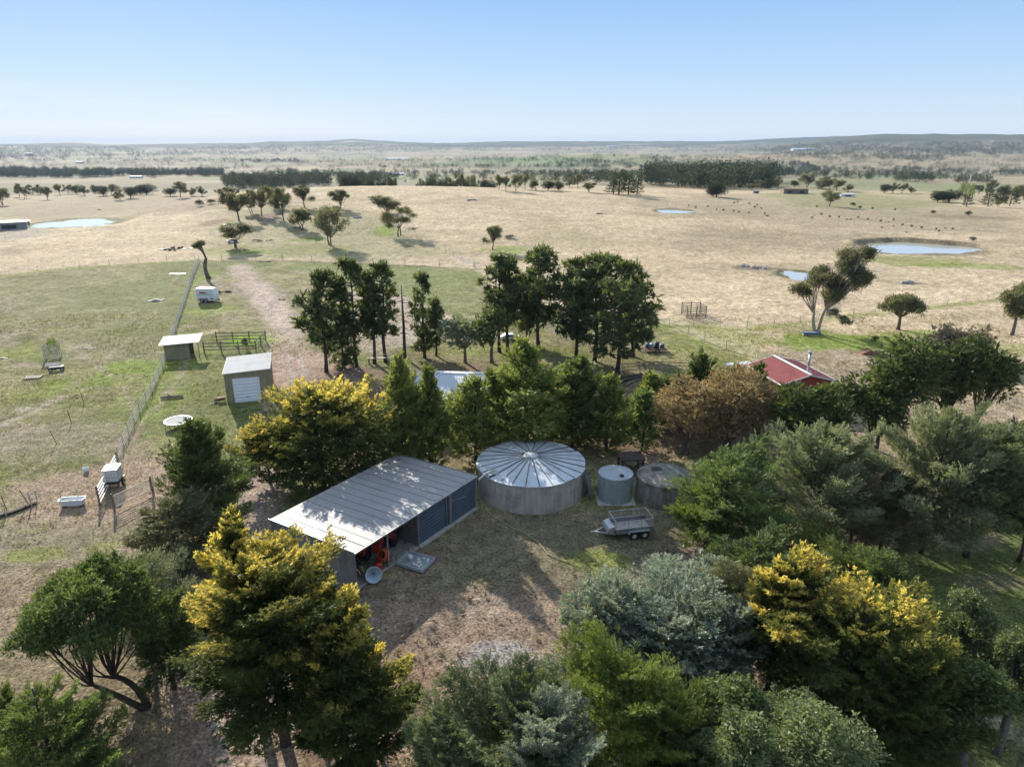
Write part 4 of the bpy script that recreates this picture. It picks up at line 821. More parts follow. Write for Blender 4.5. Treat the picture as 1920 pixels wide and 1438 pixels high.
    FT('bush', 462, 655, 632, 'small bare bush at the corner of the railed horse yard', None, 16, None, 'bush')
    for px, by, ty, w, lb in ((1500, 700, 690, 16, 'tuft of green against the red shed gable'), (1640, 768, 745, 26, 'shrub on the path behind the dark trees')): FT('bush', px, by, ty, lb, None, w, None, 'bush')
far_trees()
def ordinals(group, fmt, end='left'):
    W = 'first second third fourth fifth sixth seventh eighth ninth tenth eleventh twelfth thirteenth fourteenth fifteenth sixteenth seventeenth eighteenth nineteenth twentieth twenty-first twenty-second twenty-third twenty-fourth twenty-fifth'.split()
    os_ = sorted([o for o in bpy.data.objects if o.get('group') == group], key=lambda o: o['_px'])
    for w_, o in zip(W, os_): o['label'] = fmt % w_
ordinals('dark trees in a row across the far left paddock', '%s tree from the left in the dark row across the far left paddock')
ordinals('trees just beyond the grassy crest', '%s tree from the left in the dark line beyond the grassy crest')
ordinals('scattered trees right of the grassy crest', '%s from the left of the scattered trees right of the grassy crest')
ordinals('blackish conifers in a compact clump', '%s from the left of the blackish conifers beside the pine wood')
ordinals('garden trees round the distant flat-roofed house', '%s from the left of the trees round the distant flat-roofed house')
ordinals('four round trees side by side', '%s from the left of four round trees side by side, right distance')
ordinals('close trio of round trees beyond the dam', '%s from the left of the close trio of round trees beyond the dam')
ordinals('slender pale poplars', '%s from the left of the slender pale poplars beside the round trio')
ordinals('mixed grove at the far right', '%s tree from the left in the mixed grove at the far right')
for o in bpy.data.objects:
    if '_px' in o: del o['_px']
# woods that read as one mass
def wood(name, label, pp, n, hh, fm='wood', q=9, seed=0, wid=.75, thr=.42):
    r = np.random.default_rng(500+seed); pp = np.array(pp, float); x0, y0 = pp.min(0); x1, y1 = pp.max(0); X = []; Y = []
    while len(X) < n:
        a = r.uniform(x0, x1, n*3); b = r.uniform(y0, y1, n*3); ok = (poly_sd(a, b, [tuple(p) for p in pp]) < (fbm(a, b*3, 14, 3, 40+seed)-.5)*9)&(fbm(a, b*6, 26, 3, 60+seed) > thr); X += list(a[ok]); Y += list(b[ok])
    g = ground(X[:n], Y[:n], _TF); h = r.uniform(hh[0]*.55, hh[1], n); m = q*4
    P = np.repeat(g, m, 0); H = np.repeat(h, m); u = rdir(n*m, r); P = P+u*np.stack([H*.36*wid/.75, H*.36*wid/.75, H*.42], 1)*(.5+.5*r.random((n*m, 1))); P[:, 2] += H*.52
    out = bake(P, u, H*.24, 'leaf', 3, r, None, np.repeat(np.clip(.5+r.normal(size=n)*.3, 0, 1), m)); me = quadmesh(name, *out); tagp(mkobj(name, me, None, FM[fm]), label, 'woods', None, 'stuff')
wood('woodland', 'dark pine wood right of centre beyond the paddocks', [(1205, 350), (1210, 330), (1290, 322), (1400, 330), (1460, 345), (1440, 352), (1330, 356)], 420, (13, 19), seed=1)
wood('woodland', 'wooded belt behind the far left paddock', [(0, 334), (0, 318), (120, 322), (300, 325), (420, 322), (420, 332), (200, 332)], 1500, (9, 16), seed=2, thr=.3)
wood('woodland', 'wooded gully left of the grassy crest', [(420, 352), (420, 330), (520, 322), (640, 325), (770, 330), (700, 345), (560, 352), (450, 362)], 800, (9, 14), seed=3)
wood('woodland', 'tree belt running right towards the far grove', [(1460, 333), (1520, 315), (1660, 322), (1760, 332), (1860, 340), (1850, 346), (1700, 342), (1560, 336)], 380, (7, 12), seed=4)
wood('woodland', 'tree line beyond the green fields in the centre', [(700, 326), (720, 321), (1100, 325), (1200, 331), (1195, 336), (1000, 330)], 320, (6, 11), seed=5)
wood('woodland', 'hedgerow crossing the middle distance', [(640, 314.5), (640, 312.5), (1080, 312), (1330, 316.5), (1330, 318), (1080, 314)], 220, (7, 11), seed=6)
wood('woodland', 'wooded hills along the horizon', [(-60, 300), (-60, 276), (300, 278), (640, 272), (900, 274), (1200, 277), (1500, 274), (1980, 268), (1980, 288), (1300, 286), (900, 284), (600, 288), (300, 294)], 13000, (13, 22), seed=7, q=2, thr=.36)
wood('woodland', 'wooded hill behind the tan fields on the right', [(1430, 292), (1440, 276), (1600, 266), (1720, 263), (1920, 268), (1980, 290), (1780, 296), (1760, 306), (1600, 300)], 4200, (9, 15), seed=8, q=3)
wood('woodland', 'scattered trees over the far plain', [(-60, 318), (-60, 292), (900, 285), (1980, 292), (1980, 335), (1500, 320), (900, 318), (400, 322)], 12000, (6, 12), seed=9, q=2, thr=.5)
wood('woodland', 'dark belt of trees in the far left distance', [(430, 306), (470, 300), (560, 300), (560, 306)], 140, (9, 14), seed=10)
wood('woodland', 'tree belts on the tan hills at the far right', [(1660, 322), (1664, 318), (1760, 320), (1760, 324), (1850, 330), (1980, 330), (1980, 327), (1850, 326), (1760, 321)], 120, (8, 13), seed=11)
wood('woodland', 'trees filling the valley right of the pine wood', [(1330, 318), (1500, 306), (1540, 320), (1460, 335), (1340, 332)], 700, (9, 14), seed=12)

wood('woodland', 'tree belt across the far left plain', [(-60, 303), (-60, 299), (200, 298), (640, 303), (640, 307), (200, 304)], 700, (8, 13), seed=13, q=4)
wood('woodland', 'tree belt below the green hill in the centre distance', [(640, 303), (900, 298), (1140, 304), (1260, 308), (1260, 312), (900, 303)], 600, (7, 12), seed=14, q=4)
wood('woodland', 'trees along the creek between the tan hills', [(1140, 292), (1260, 296), (1420, 300), (1480, 308), (1440, 312), (1240, 302)], 500, (7, 12), seed=15, q=4)
wood('woodland', 'bushland behind the dark line beyond the crest', [(640, 346), (640, 330), (800, 326), (1100, 328), (1210, 336), (1200, 348), (1000, 344), (900, 340)], 420, (6, 12), seed=16, q=6, thr=.5)
# ------------------------------------------------------------------ materials for built things
M_ = {
 'zinc': mat('weathered_zinc_sheet', (.34, .34, .34), .42, .55, var=.18, scale=.5, fine=.25),
 'zincroof': mat('old_zinc_roof', (.34, .33, .33), .6, .08, var=.12, scale=.35, col2=(.30, .29, .285), fine=.3),
 'zincdark': mat('dull_zinc_wall', (.30, .30, .31), .55, .4, var=.25, scale=.7, streak=.25),
 'galv': mat('galvanised_steel', (.55, .56, .57), .38, .7, var=.2, scale=1.5),
 'wirem': mat('fence_wire', (.70, .67, .60), .9, 0, var=.2, scale=2, spec=.1),
 'rusty': mat('rusty_steel', (.20, .11, .07), .85, .1, var=.5, scale=3),
 'bluegrey': mat('slate_blue_door', (.085, .115, .16), .5, 0, var=.18, scale=.8, streak=.15, fine=.3),
 'concrete': mat('stained_concrete', (.50, .465, .42), .9, 0, var=.22, scale=.9, streak=.28, bump=.01, ss=1.6),
 'mossy': mat('mossy_concrete', (.27, .25, .22), .95, 0, var=.5, scale=1.3, streak=.5, col2=(.10, .10, .075), bump=.02),
 'slab': mat('pale_slab', (.42, .39, .36), .9, 0, var=.25, scale=2),
 'white': mat('white_paint', (.66, .67, .67), .5, 0, var=.06, scale=1.2, fine=.2),
 'whiteroof': mat('white_roof_sheet', (.50, .52, .56), .65, 0, var=.06, scale=.8, fine=.15),
 'cream': mat('cream_roof_sheet', (.60, .57, .53), .7, .0, var=.10, scale=.6, col2=(.50, .475, .44), fine=.3),
 'khaki': mat('khaki_wall_sheet', (.30, .26, .165), .6, .0, var=.2, scale=.9, streak=.2),
 'doorwhite': mat('white_roller_door', (.76, .79, .84), .5, 0, var=.05, scale=.8, fine=.15),
 'red': mat('oxide_red_sheet', (.30, .07, .062), .55, .0, var=.18, scale=.7, fine=.3),
 'redwall': mat('red_wall_sheet', (.30, .05, .035), .6, .0, var=.15, scale=1),
 'wood': mat('grey_timber', (.26, .21, .165), .9, 0, var=.45, scale=3, streak=.3),
 'darkwood': mat('dark_timber', (.07, .055, .045), .95, 0, var=.5, scale=3),
 'palewood': mat('pale_timber', (.50, .44, .36), .85, 0, var=.3, scale=3),
 'rubber': mat('black_rubber', (.022, .022, .024), .8, 0, var=.3, scale=4),
 'black': mat('black_plastic', (.03, .035, .045), .5, 0, var=.3, scale=4),
 'paintred': mat('tractor_red', (.42, .045, .03), .45, 0, var=.3, scale=3),
 'orange': mat('orange_drum_paint', (.62, .10, .035), .5, 0, var=.25, scale=3),
 'palm': mat('pale_blue_plastic', (.42, .52, .62), .5, 0, var=.2, scale=2),
 'blue': mat('blue_plastic', (.07, .13, .22), .5, 0, var=.2, scale=2),
 'teal': mat('teal_stripe', (.10, .34, .38), .5, 0, var=.1, scale=2),
 'tank': mat('grey_green_tank_steel', (.33, .38, .40), .5, .25, var=.14, scale=.9, streak=.12),
 'tanktop': mat('pale_tank_lid', (.36, .41, .45), .6, .05, var=.14, scale=.9, col2=(.32, .27, .24)),
 'roofpan': mat('blue_grey_roof_panels', (.56, .60, .64), .45, .15, var=.22, scale=.7),
 'seam': mat('rusted_dark_seam', (.07, .055, .05), .9, 0, var=.4, scale=4),
 'cable': mat('hose', (.36, .33, .18), .8, 0, var=.2, scale=3),
 'rock': mat('rock', (.33, .31, .29), .95, 0, var=.4, scale=3),
 'chalk': mat('pale_rim_paint', (.62, .61, .55), .5, 0, var=.15, scale=4),
 'mesh': mat('tramp_mat', (.30, .30, .29), .8, 0, var=.2, scale=3),
}
def hut(name, label, cat, org, rz): return empty(name, org, R_(rz), label, cat)
def part(mb, name, m, parent, smooth=False, label=None):
    o = mb.build(name, M_[m] if isinstance(m, str) else [M_[x] for x in m], parent, smooth)
    if label: o['label'] = label
    return o
def corr_wall(a, b, z0, z1a, z1b, amp=.018, pitch=.20):
    """upright corrugated wall between plan points a, b; top may slope"""
    a, b = Vector((*a, 0)), Vector((*b, 0)); L_ = (b-a).length; n = max(4, int(L_/pitch)*4); d = (b-a)/n; nn = Vector((-(b-a).y, (b-a).x, 0)).normalized(); mb = MB(); vs = []; fs = []
    for lay in (0, -.006):
        for i in range(n+1):
            p = a+d*i+nn*(amp*math.sin(math.pi/2*i)+lay); z1 = z1a+(z1b-z1a)*i/n; vs += [(p.x, p.y, z0), (p.x, p.y, z1)]
    m = 2*(n+1)
    for i in range(n): b_ = 2*i; fs += [(b_, b_+2, b_+3, b_+1), (m+b_, m+b_+1, m+b_+3, m+b_+2), (b_+1, b_+3, m+b_+3, m+b_+1)]
    mb.add(vs, fs); return mb
def long_shed():
    # local x along the open front from the near corner, local y towards the back
    A = math.degrees(math.atan2(10.2, 6.8)); e = hut('machinery_shed', 'long grey iron machinery shed with an open bay and two slate-blue doors', 'shed', (-9.58, 36.3, 0), A)
    Lx, Dy, hf, hb = 12.25, 7.75, 2.72, 2.45
    part(corr_wall((0, Dy), (0, 0), 0, hb-.06, hf-.06), 'wall', 'zincdark', e); part(corr_wall((Lx, 0), (Lx, Dy), 0, hf-.06, hb-.06), 'wall', 'zincdark', e); part(corr_wall((Lx, Dy), (0, Dy), 0, hb-.06, hb-.06), 'wall', 'zincdark', e)
    # roof in two runs of sheets with a lap half way
    for y0, y1, dz in ((-.12, Dy*.52+.1, 0), (Dy*.52, Dy+.12, -.03)):
        z0 = hf+(hb-hf)*y0/Dy+dz+.02; z1 = hf+(hb-hf)*y1/Dy+dz+.02
        mb = MB(); mb.sheet((-.05, y0, z0), (Lx+.10, 0, 0), (0, y1-y0, z1-z0), 0, .006, .19); r = part(mb, 'roof', 'zincroof', e)
        for k in range(1, 16):
            b = MB(); x = k*Lx/16
            b.bar((x, y0+.04, z0+.016), (x, y1-.05, z1+.016), .016, .02); part(b, 'sheet_lap', 'seam' if (k*7+int(y0)) % 5 == 2 else 'zincdark', r)
    mb = MB(); mb.bar((-.09, -.13, hf), (-.09, Dy+.13, hb), .04, .14); mb.bar((Lx+.09, -.13, hf), (Lx+.09, Dy+.13, hb), .04, .14); part(mb, 'roof_flashing', 'zinc', e)
    mb = MB(); mb.box((Lx/2, -.17, hf-.04), (Lx+.2, .11, .10)); part(mb, 'gutter', 'galv', e)
    mb = MB(); mb.tube([(Lx-.02, -.16, hf-.08), (Lx-.02, -.13, .1), (Lx-.02, -.35, .02)], .045, 8); mb.tube([(Lx*.745, -.16, hf-.08), (Lx*.745, -.11, .5), (Lx*.745+.05, -.30, .05)], .045, 8); part(mb, 'downpipe', 'galv', e)
    for t in (0.004, .235, .475, .725, .745, .996):
        mb = MB(); mb.box((t*Lx, .02, hf/2-.05), (.10 if t != .235 else .07, .10, hf-.1)); part(mb, 'post', 'galv' if t in (.235,) else 'zincdark', e)
    def roller(x0, x1, yy, nm):
        mb = MB(); k = 34; vs = []; fs = []
        for i in range(k+1): z = .14+(hf-.42)*i/k; y = yy+.018*math.sin(i*math.pi/2); vs += [(x0, y, z), (x1, y, z), (x0, y+.03, z), (x1, y+.03, z)]
        for i in range(k): b = 4*i; fs += [(b, b+1, b+5, b+4), (b+3, b+2, b+6, b+7), (b, b+4, b+6, b+2), (b+1, b+3, b+7, b+5)]
        mb.add(vs, fs); return part(mb, nm, 'bluegrey', e)
    roller(.482*Lx, .718*Lx, .04, 'roller_door'); d = roller(.752*Lx, .99*Lx, -.03, 'roller_door')
    mb = MB(); mb.bar((.765*Lx, -.12, 1.95), (.845*Lx, -.55, 2.02), .035); part(mb, 'door_rail', 'galv', d)
    mb = MB(); mb.bar((.755*Lx, -.07, .3), (.765*Lx, -.07, hf-.3), .05); part(mb, 'door_stile', 'galv', d)
    mb = MB(); mb.box((.735*Lx, -.10, .07), (.53*Lx, .34, .14)); mb.box((.12*Lx, .05, .035), (.23*Lx, .2, .07)); mb.box((.355*Lx, .05, .03), (.23*Lx, .3, .06)); part(mb, 'sill', 'slab', e)
    mb = MB(); mb.box((Lx/2, Dy/2, .01), (Lx-.1, Dy-.1, .02)); part(mb, 'slab_floor', 'rock', e)
    mb = MB()
    for k in range(5): mb.bar((k*Lx/4*.99+.06, .05, hf-.16), (k*Lx/4*.99+.06, Dy-.05, hb-.16), .08, .14)
    for k in range(6): mb.box((Lx/2, .2+k*Dy/5.3, hf-.09+(hb-hf)*(.2+k*Dy/5.3)/Dy), (Lx-.1, .07, .07))
    part(mb, 'roof_frame', 'wood', e)
    mb = MB(); mb.box((.478*Lx, Dy/2, hf/2-.12), (.02, Dy-.2, hf-.35)); part(mb, 'inner_wall', 'zincdark', e)
    return e, A
SHED, SHA = long_shed()
def sh(x, y, z=0):
    a = R_(SHA); return Vector((-9.58+x*math.cos(a)-y*math.sin(a), 36.3+x*math.sin(a)+y*math.cos(a), z))
def wheel_part(par, c, r, wd, ax, rim='chalk', nm='wheel', hub=.55):
    mb = MB(); mb.wheel(c, r, wd, ax, 20, r*hub); w_ = part(mb, nm, 'rubber', par, True)
    mb = MB(); mb.wheel(c, r*hub*1.02, wd*.6, ax, 16); part(mb, 'rim', rim, w_); return w_
def tractor(loc, rz, label):
    e = empty('tractor', loc, R_(rz), label, 'tractor'); mb = MB()
    mb.box((.95, 0, .98), (1.35, .5, .5)); mb.box((1.64, 0, .95), (.05, .44, .42)); part(mb, 'bonnet', 'paintred', e)
    mb = MB(); mb.box((.2, 0, .75), (2.3, .32, .34)); mb.box((-.35, 0, .8), (.8, .55, .35)); part(mb, 'chassis', 'black', e)
    for s in (-1, 1):
        wheel_part(e, (-.45, s*.75, .72), .72, .36, (0, 1, 0), 'orange', 'rear_wheel', .5); wheel_part(e, (1.4, s*.6, .38), .38, .2, (0, 1, 0), 'chalk', 'front_wheel')
        mb = MB(); k = 9; pts = [(-.45+.82*math.cos(a), s*.72, .72+.82*math.sin(a)) for a in (R_(20+i*16) for i in range(k))]
        for a, b in zip(pts[:-1], pts[1:]): mb.bar(a, b, .36, .03)
        part(mb, 'mudguard', 'paintred', e)
    mb = MB(); mb.box((-.35, 0, 1.12), (.42, .46, .08)); mb.box((-.57, 0, 1.32), (.07, .46, .34)); part(mb, 'seat', 'black', e)
    mb = MB(); mb.tube([(.35, 0, 1.2), (.08, 0, 1.5)], .02, 6); mb.wheel((.06, 0, 1.52), .2, .03, (-.5, 0, .8), 16, .17); part(mb, 'steering_wheel', 'black', e)
    mb = MB(); mb.tube([(1.2, .12, 1.2), (1.2, .12, 1.85)], .035, 8); part(mb, 'exhaust', 'rusty', e); return e
tractor(sh(4.3, 2.0), SHA-150, 'old red tractor parked in the second open bay of the long shed')
tractor(sh(1.9, 3.2), SHA-75, 'dusty red tractor at the back of the first open bay of the long shed')
def small_things_in_shed():
    e = empty('cement_mixer', sh(3.0, .55, .06), R_(SHA+200), 'round orange cement mixer bowl just inside the thin shed post', 'mixer')
    mb = MB(); T_ = Matrix.Rotation(R_(55), 3, 'Y'); b = MB(); b.lathe([(.02, -.4), (.32, -.36), (.46, -.1), (.46, .1), (.30, .42), (.27, .42), (.42, .08), (.42, -.1), (.3, -.32), (.02, -.36)], 20)
    b.v = [tuple(T_ @ Vector(v)+Vector((0, 0, .62))) for v in b.v]; part(b, 'drum', 'orange', e, True)
    mb = MB(); mb.bar((-.4, -.35, 0), (0, -.5, .65), .05); mb.bar((.4, -.35, 0), (0, -.5, .65), .05); mb.bar((-.4, .35, 0), (0, .5, .65), .05); mb.bar((.4, .35, 0), (0, .5, .65), .05); mb.bar((0, -.5, .65), (0, .5, .65), .05); part(mb, 'stand', 'rusty', e)
    # spreader hopper
    e = empty('spreader_hopper', sh(1.35, -.12, 0), R_(SHA+230), 'pale blue cone-shaped spreader hopper lying at the mouth of the shed', 'spreader')
    T_ = Matrix.Rotation(R_(68), 3, 'Y'); b = MB(); b.lathe([(.12, -.42), (.20, -.38), (.50, .36), (.53, .40), (.49, .40), (.17, -.34), (.02, -.36)], 22); b.v = [tuple(T_ @ Vector(v)+Vector((0, 0, .47))) for v in b.v]; part(b, 'hopper', 'palm', e, True)
    mb = MB(); mb.bar((-.1, -.3, .05), (-.75, -.15, .35), .05); mb.bar((-.1, .3, .05), (-.75, .15, .35), .05); mb.bar((-.75, -.15, .35), (-.75, .15, .35), .05); part(mb, 'tow_frame', 'rusty', e)
    mb = MB(); mb.wheel((-.45, 0, .2), .2, .08, (0, 1, 0), 14); part(mb, 'spinner', 'orange', e)
    e = empty('fuel_can', sh(2.25, .35, 0), R_(SHA+20), 'rounded red fuel drum beside the pale hopper', 'drum'); b = MB(); b.lathe([(.02, 0), (.26, 0), (.29, .05), (.29, .52), (.25, .58), (.02, .6)], 18); part(b, 'body', 'paintred', e, True); b = MB(); b.tube([(.12, 0, .58), (.12, 0, .66)], .04, 8); part(b, 'cap', 'black', e)
    e = empty('engine_block', sh(1.0, 1.3, .02), R_(SHA+12), 'greasy engine and pipes heaped inside the first shed bay', 'machinery'); r = nr_()
    mb = MB(); mb.box((0, 0, .35), (.8, .5, .55)); mb.box((.1, 0, .68), (.5, .3, .16)); part(mb, 'block', 'black', e)
    for k in range(4): mb = MB(); mb.tube([(-.3+k*.2, -.28, .55), (-.3+k*.2, -.5, .5), (-.25+k*.2, -.55, .2)], .04, 6); part(mb, 'pipe', 'chalk' if k % 2 else 'rusty', e)
    mb = MB(); mb.wheel((-.5, 0, .4), .25, .08, (1, 0, 0), 16, .05); part(mb, 'flywheel', 'galv', e)
    # flat tray with bottles
    e = empty('metal_tray', sh(4.15, -1.15, 0), R_(SHA-82), 'low pale steel ute tray lying on the ground outside the open bay', 'tray')
    mb = MB(); mb.box((0, 0, .14), (2.0, 1.5, .08)); part(mb, 'deck', 'tank', e)
    mb = MB()
    for c, d in (((0, .76, .22), (2.08, .05, .22)), ((0, -.76, .22), (2.08, .05, .22)), ((1.02, 0, .22), (.05, 1.47, .22)), ((-1.02, 0, .22), (.05, 1.47, .22))): mb.box(c, d)
    part(mb, 'side_rail', 'tanktop', e)
    mb = MB(); mb.box((-.6, 0, .05), (.1, 1.4, .1)); mb.box((.6, 0, .05), (.1, 1.4, .1)); part(mb, 'bearer', 'wood', e)
    mb = MB(); mb.bar((-1.0, -.7, .3), (-1.0, -.7, .75), .04); mb.bar((-1.0, .7, .3), (-1.0, .7, .75), .04); mb.bar((-1.0, -.7, .75), (-1.0, .7, .75), .04); part(mb, 'headboard', 'rusty', e)
    r = nr_(); a0 = R_(SHA-82); g = 'bottles and jars on the steel tray'; first = None
    for k in range(12):
        q = Vector((r.uniform(.05, .85), r.uniform(-.6, .5), 0)); w_ = sh(4.15, -1.15, .182)+Vector((q.x*math.cos(a0)-q.y*math.sin(a0), q.x*math.sin(a0)+q.y*math.cos(a0), 0))
        if first is None:
            b = MB(); b.lathe([(.01, 0), (.07, 0), (.08, .04), (.08, .15), (.03, .20), (.03, .24), (.01, .24)], 10); first = b.build('bottle', M_['white']); o = first
        else: o = first.copy(); COL.objects.link(o)
        o.location = w_; o.scale = (1, 1, r.uniform(.8, 1.2)); tagp(o, 'small white bottle standing on the steel tray', 'bottle', g)
    e = empty('bucket', sh(4.15, -1.15, .182)+Vector((-.35, .25, 0)), 0, 'white bucket standing on the steel tray, bigger than the bottles', 'bucket'); b = MB(); b.lathe([(.01, 0), (.13, 0), (.16, .34), (.145, .34), (.12, .03), (.01, .03)], 14); part(b, 'pail', 'white', e, True); b = MB(); b.tube([(-.15, 0, .33), (-.1, .1, .42), (.1, .1, .42), (.15, 0, .33)], .008, 5); part(b, 'handle', 'black', e)
small_things_in_shed()
def tanks():
    e = empty('water_tank', (1.5, 49.7, 0), 0, 'big round concrete water tank with a low conical iron roof', 'water tank'); Rr, h = 4.2, 2.32
    b = MB(); b.lathe([(Rr, 0), (Rr, h-.12), (Rr+.05, h-.10), (Rr+.05, h), (Rr-.12, h), (Rr-.12, .1), (.1, .1)], 72); part(b, 'wall', 'concrete', e, False)
    b = MB()
    for k in range(34): a = 2*math.pi*(k+.3)/34; b.box((4.2*math.cos(a), 4.2*math.sin(a), 1.08), (.03, .035, 2.1), rz=a)
    part(b, 'formwork_seams', 'concrete', e)
    n = 26; r = nr_(); roof = MB(); seams = MB(); apex = .62
    pm = MB()
    for k in range(n):
        a0, a1 = 2*math.pi*k/n, 2*math.pi*(k+1)/n; am = (a0+a1)/2; dz = r.uniform(-.02, .03); r0 = .5; ro = Rr+.10+r.uniform(-.05, .06); sag = r.uniform(.02, .06)
        P_ = lambda a, rr, dd: (rr*math.cos(a), rr*math.sin(a), h+.03+apex*(1-rr/Rr)+dd)
        vs = []; fs = []; m = 6
        for i in range(m+1):
            rr = r0+(ro-r0)*i/m; s = sag*math.sin(math.pi*i/m)*.7
            vs += [P_(a0, rr, dz), P_(am, rr, dz-s), P_(a1, rr, dz)]
        for i in range(m): b_ = 3*i; fs += [(b_, b_+1, b_+4, b_+3), (b_+1, b_+2, b_+5, b_+4)]
        pm.add(vs, fs)
        if r.random() < .93: seams.bar(P_(a0, r0, .035), P_(a0+r.uniform(-.008, .008), ro-.02, .04), r.uniform(.03, .075), .02)
    part(pm, 'roof', 'roofpan', e); part(seams, 'roof_seams', 'seam', e)
    b = MB(); b.lathe([(.02, .10), (.50, .08), (.60, .02), (.60, -.03), (.5, -.03)], 28, (0, 0, h+.03+apex*.9)); part(b, 'cap', 'tanktop', e)
    b = MB(); b.box((-3.0, -2.35, h+.22), (.9, .55, .05), rz=.6); b.tube([(-3.3, -2.0, h+.2), (-3.0, -2.5, h+.3), (-2.3, -3.0, h+.26)], .03, 6); part(b, 'hatch', 'galv', e)
    b = MB(); b.tube([(-3.98, -3.3, 2.45), (-3.5, -2.6, 2.62), (-2.9, -2.1, 2.68)], .055, 8); part(b, 'inlet_pipe', 'white', e)
    # steel tank
    e = empty('water_tank', (8.0, 48.3, 0), 0, 'small cylindrical grey-green corrugated steel water tank', 'water tank')
    k = 40; pr = [(.02, .04), (1.30, .04)]+[(1.32+.016*math.sin(i*math.pi/2), .06+1.98*i/k) for i in range(k+1)]+[(1.36, 2.05), (1.36, 2.09), (1.3, 2.1)]; b = MB(); b.lathe(pr, 48); part(b, 'wall', 'tank', e, True)
    b = MB(); b.lathe([(1.3, 2.1), (.8, 2.17), (.02, 2.2)], 40); part(b, 'lid', 'tanktop', e); b = MB(); b.lathe([(.01, .12), (.16, .12), (.17, 0)], 14, (.35, -.75, 2.15)); part(b, 'hatch', 'black', e)
    b = MB(); b.tube([(.1, -1.34, .35), (.1, -1.55, .3), (.1, -1.6, .02)], .035, 6); part(b, 'outlet_pipe', 'galv', e)
    b = MB(); b.box((0, 0, .02), (2.9, 2.9, .04)); part(b, 'base', 'slab', e)
    # old concrete tank
    e = empty('water_tank', (11.75, 48.2, 0), 0, 'old mossy concrete water tank with a domed lid, half under the cypress plumes', 'water tank')
    b = MB(); b.lathe([(2.12, 0), (2.08, 1.85), (2.12, 1.9), (1.95, 2.02), (1.4, 2.22), (.7, 2.34), (.02, 2.38)], 52); part(b, 'shell', 'mossy', e, False)
    b = MB(); b.bar((.3, .9, 2.34), (1.25, -1.0, 2.26), .05); b.bar((.45, .95, 2.34), (1.4, -.95, 2.25), .05); part(b, 'pipes', 'galv', e)
    b = MB(); b.box((-.6, .2, 2.36), (.7, .6, .06)); part(b, 'hatch', 'darkwood', e)
    # dark timber stand behind
    e = empty('timber_stand', (9.9, 52.6, 0), R_(4), 'dark weathered timber tank stand in the shade behind the two small tanks', 'stand')
    for sx in (-1, 1):
        for sy in (-1, 1): b = MB(); b.box((sx*.85, sy*.7, .7), (.16, .16, 1.4)); part(b, 'leg', 'darkwood', e)
    b = MB(); b.box((0, 0, 1.45), (2.0, 1.7, .14)); part(b, 'deck', 'darkwood', e); b = MB(); b.bar((-.9, -.88, .2), (.85, -.78, 1.3), .1); b.bar((.9, -.88, .2), (-.85, -.78, 1.3), .1); part(b, 'brace', 'darkwood', e)
    # sheets of iron leaning on the tank
    for i, (x, y, rz, w_, hh) in enumerate(((5.95, 48.7, 68, .85, 2.3), (6.25, 48.1, 74, .8, 2.2))):
        b = MB(); b.sheet((-w_/2, 0, 0), (w_, 0, 0), (0, .55, hh), 0, .02, .16, up=(0, -1, .25)); o = b.build('iron_sheet', M_['zincdark']); o.location = (x, y, .02); o.rotation_euler = (0, 0, R_(rz)); tagp(o, ['dark corrugated sheet leaning against the big tank', 'outer corrugated sheet of the two leaning beside the big tank'][i], 'iron sheet')
tanks()
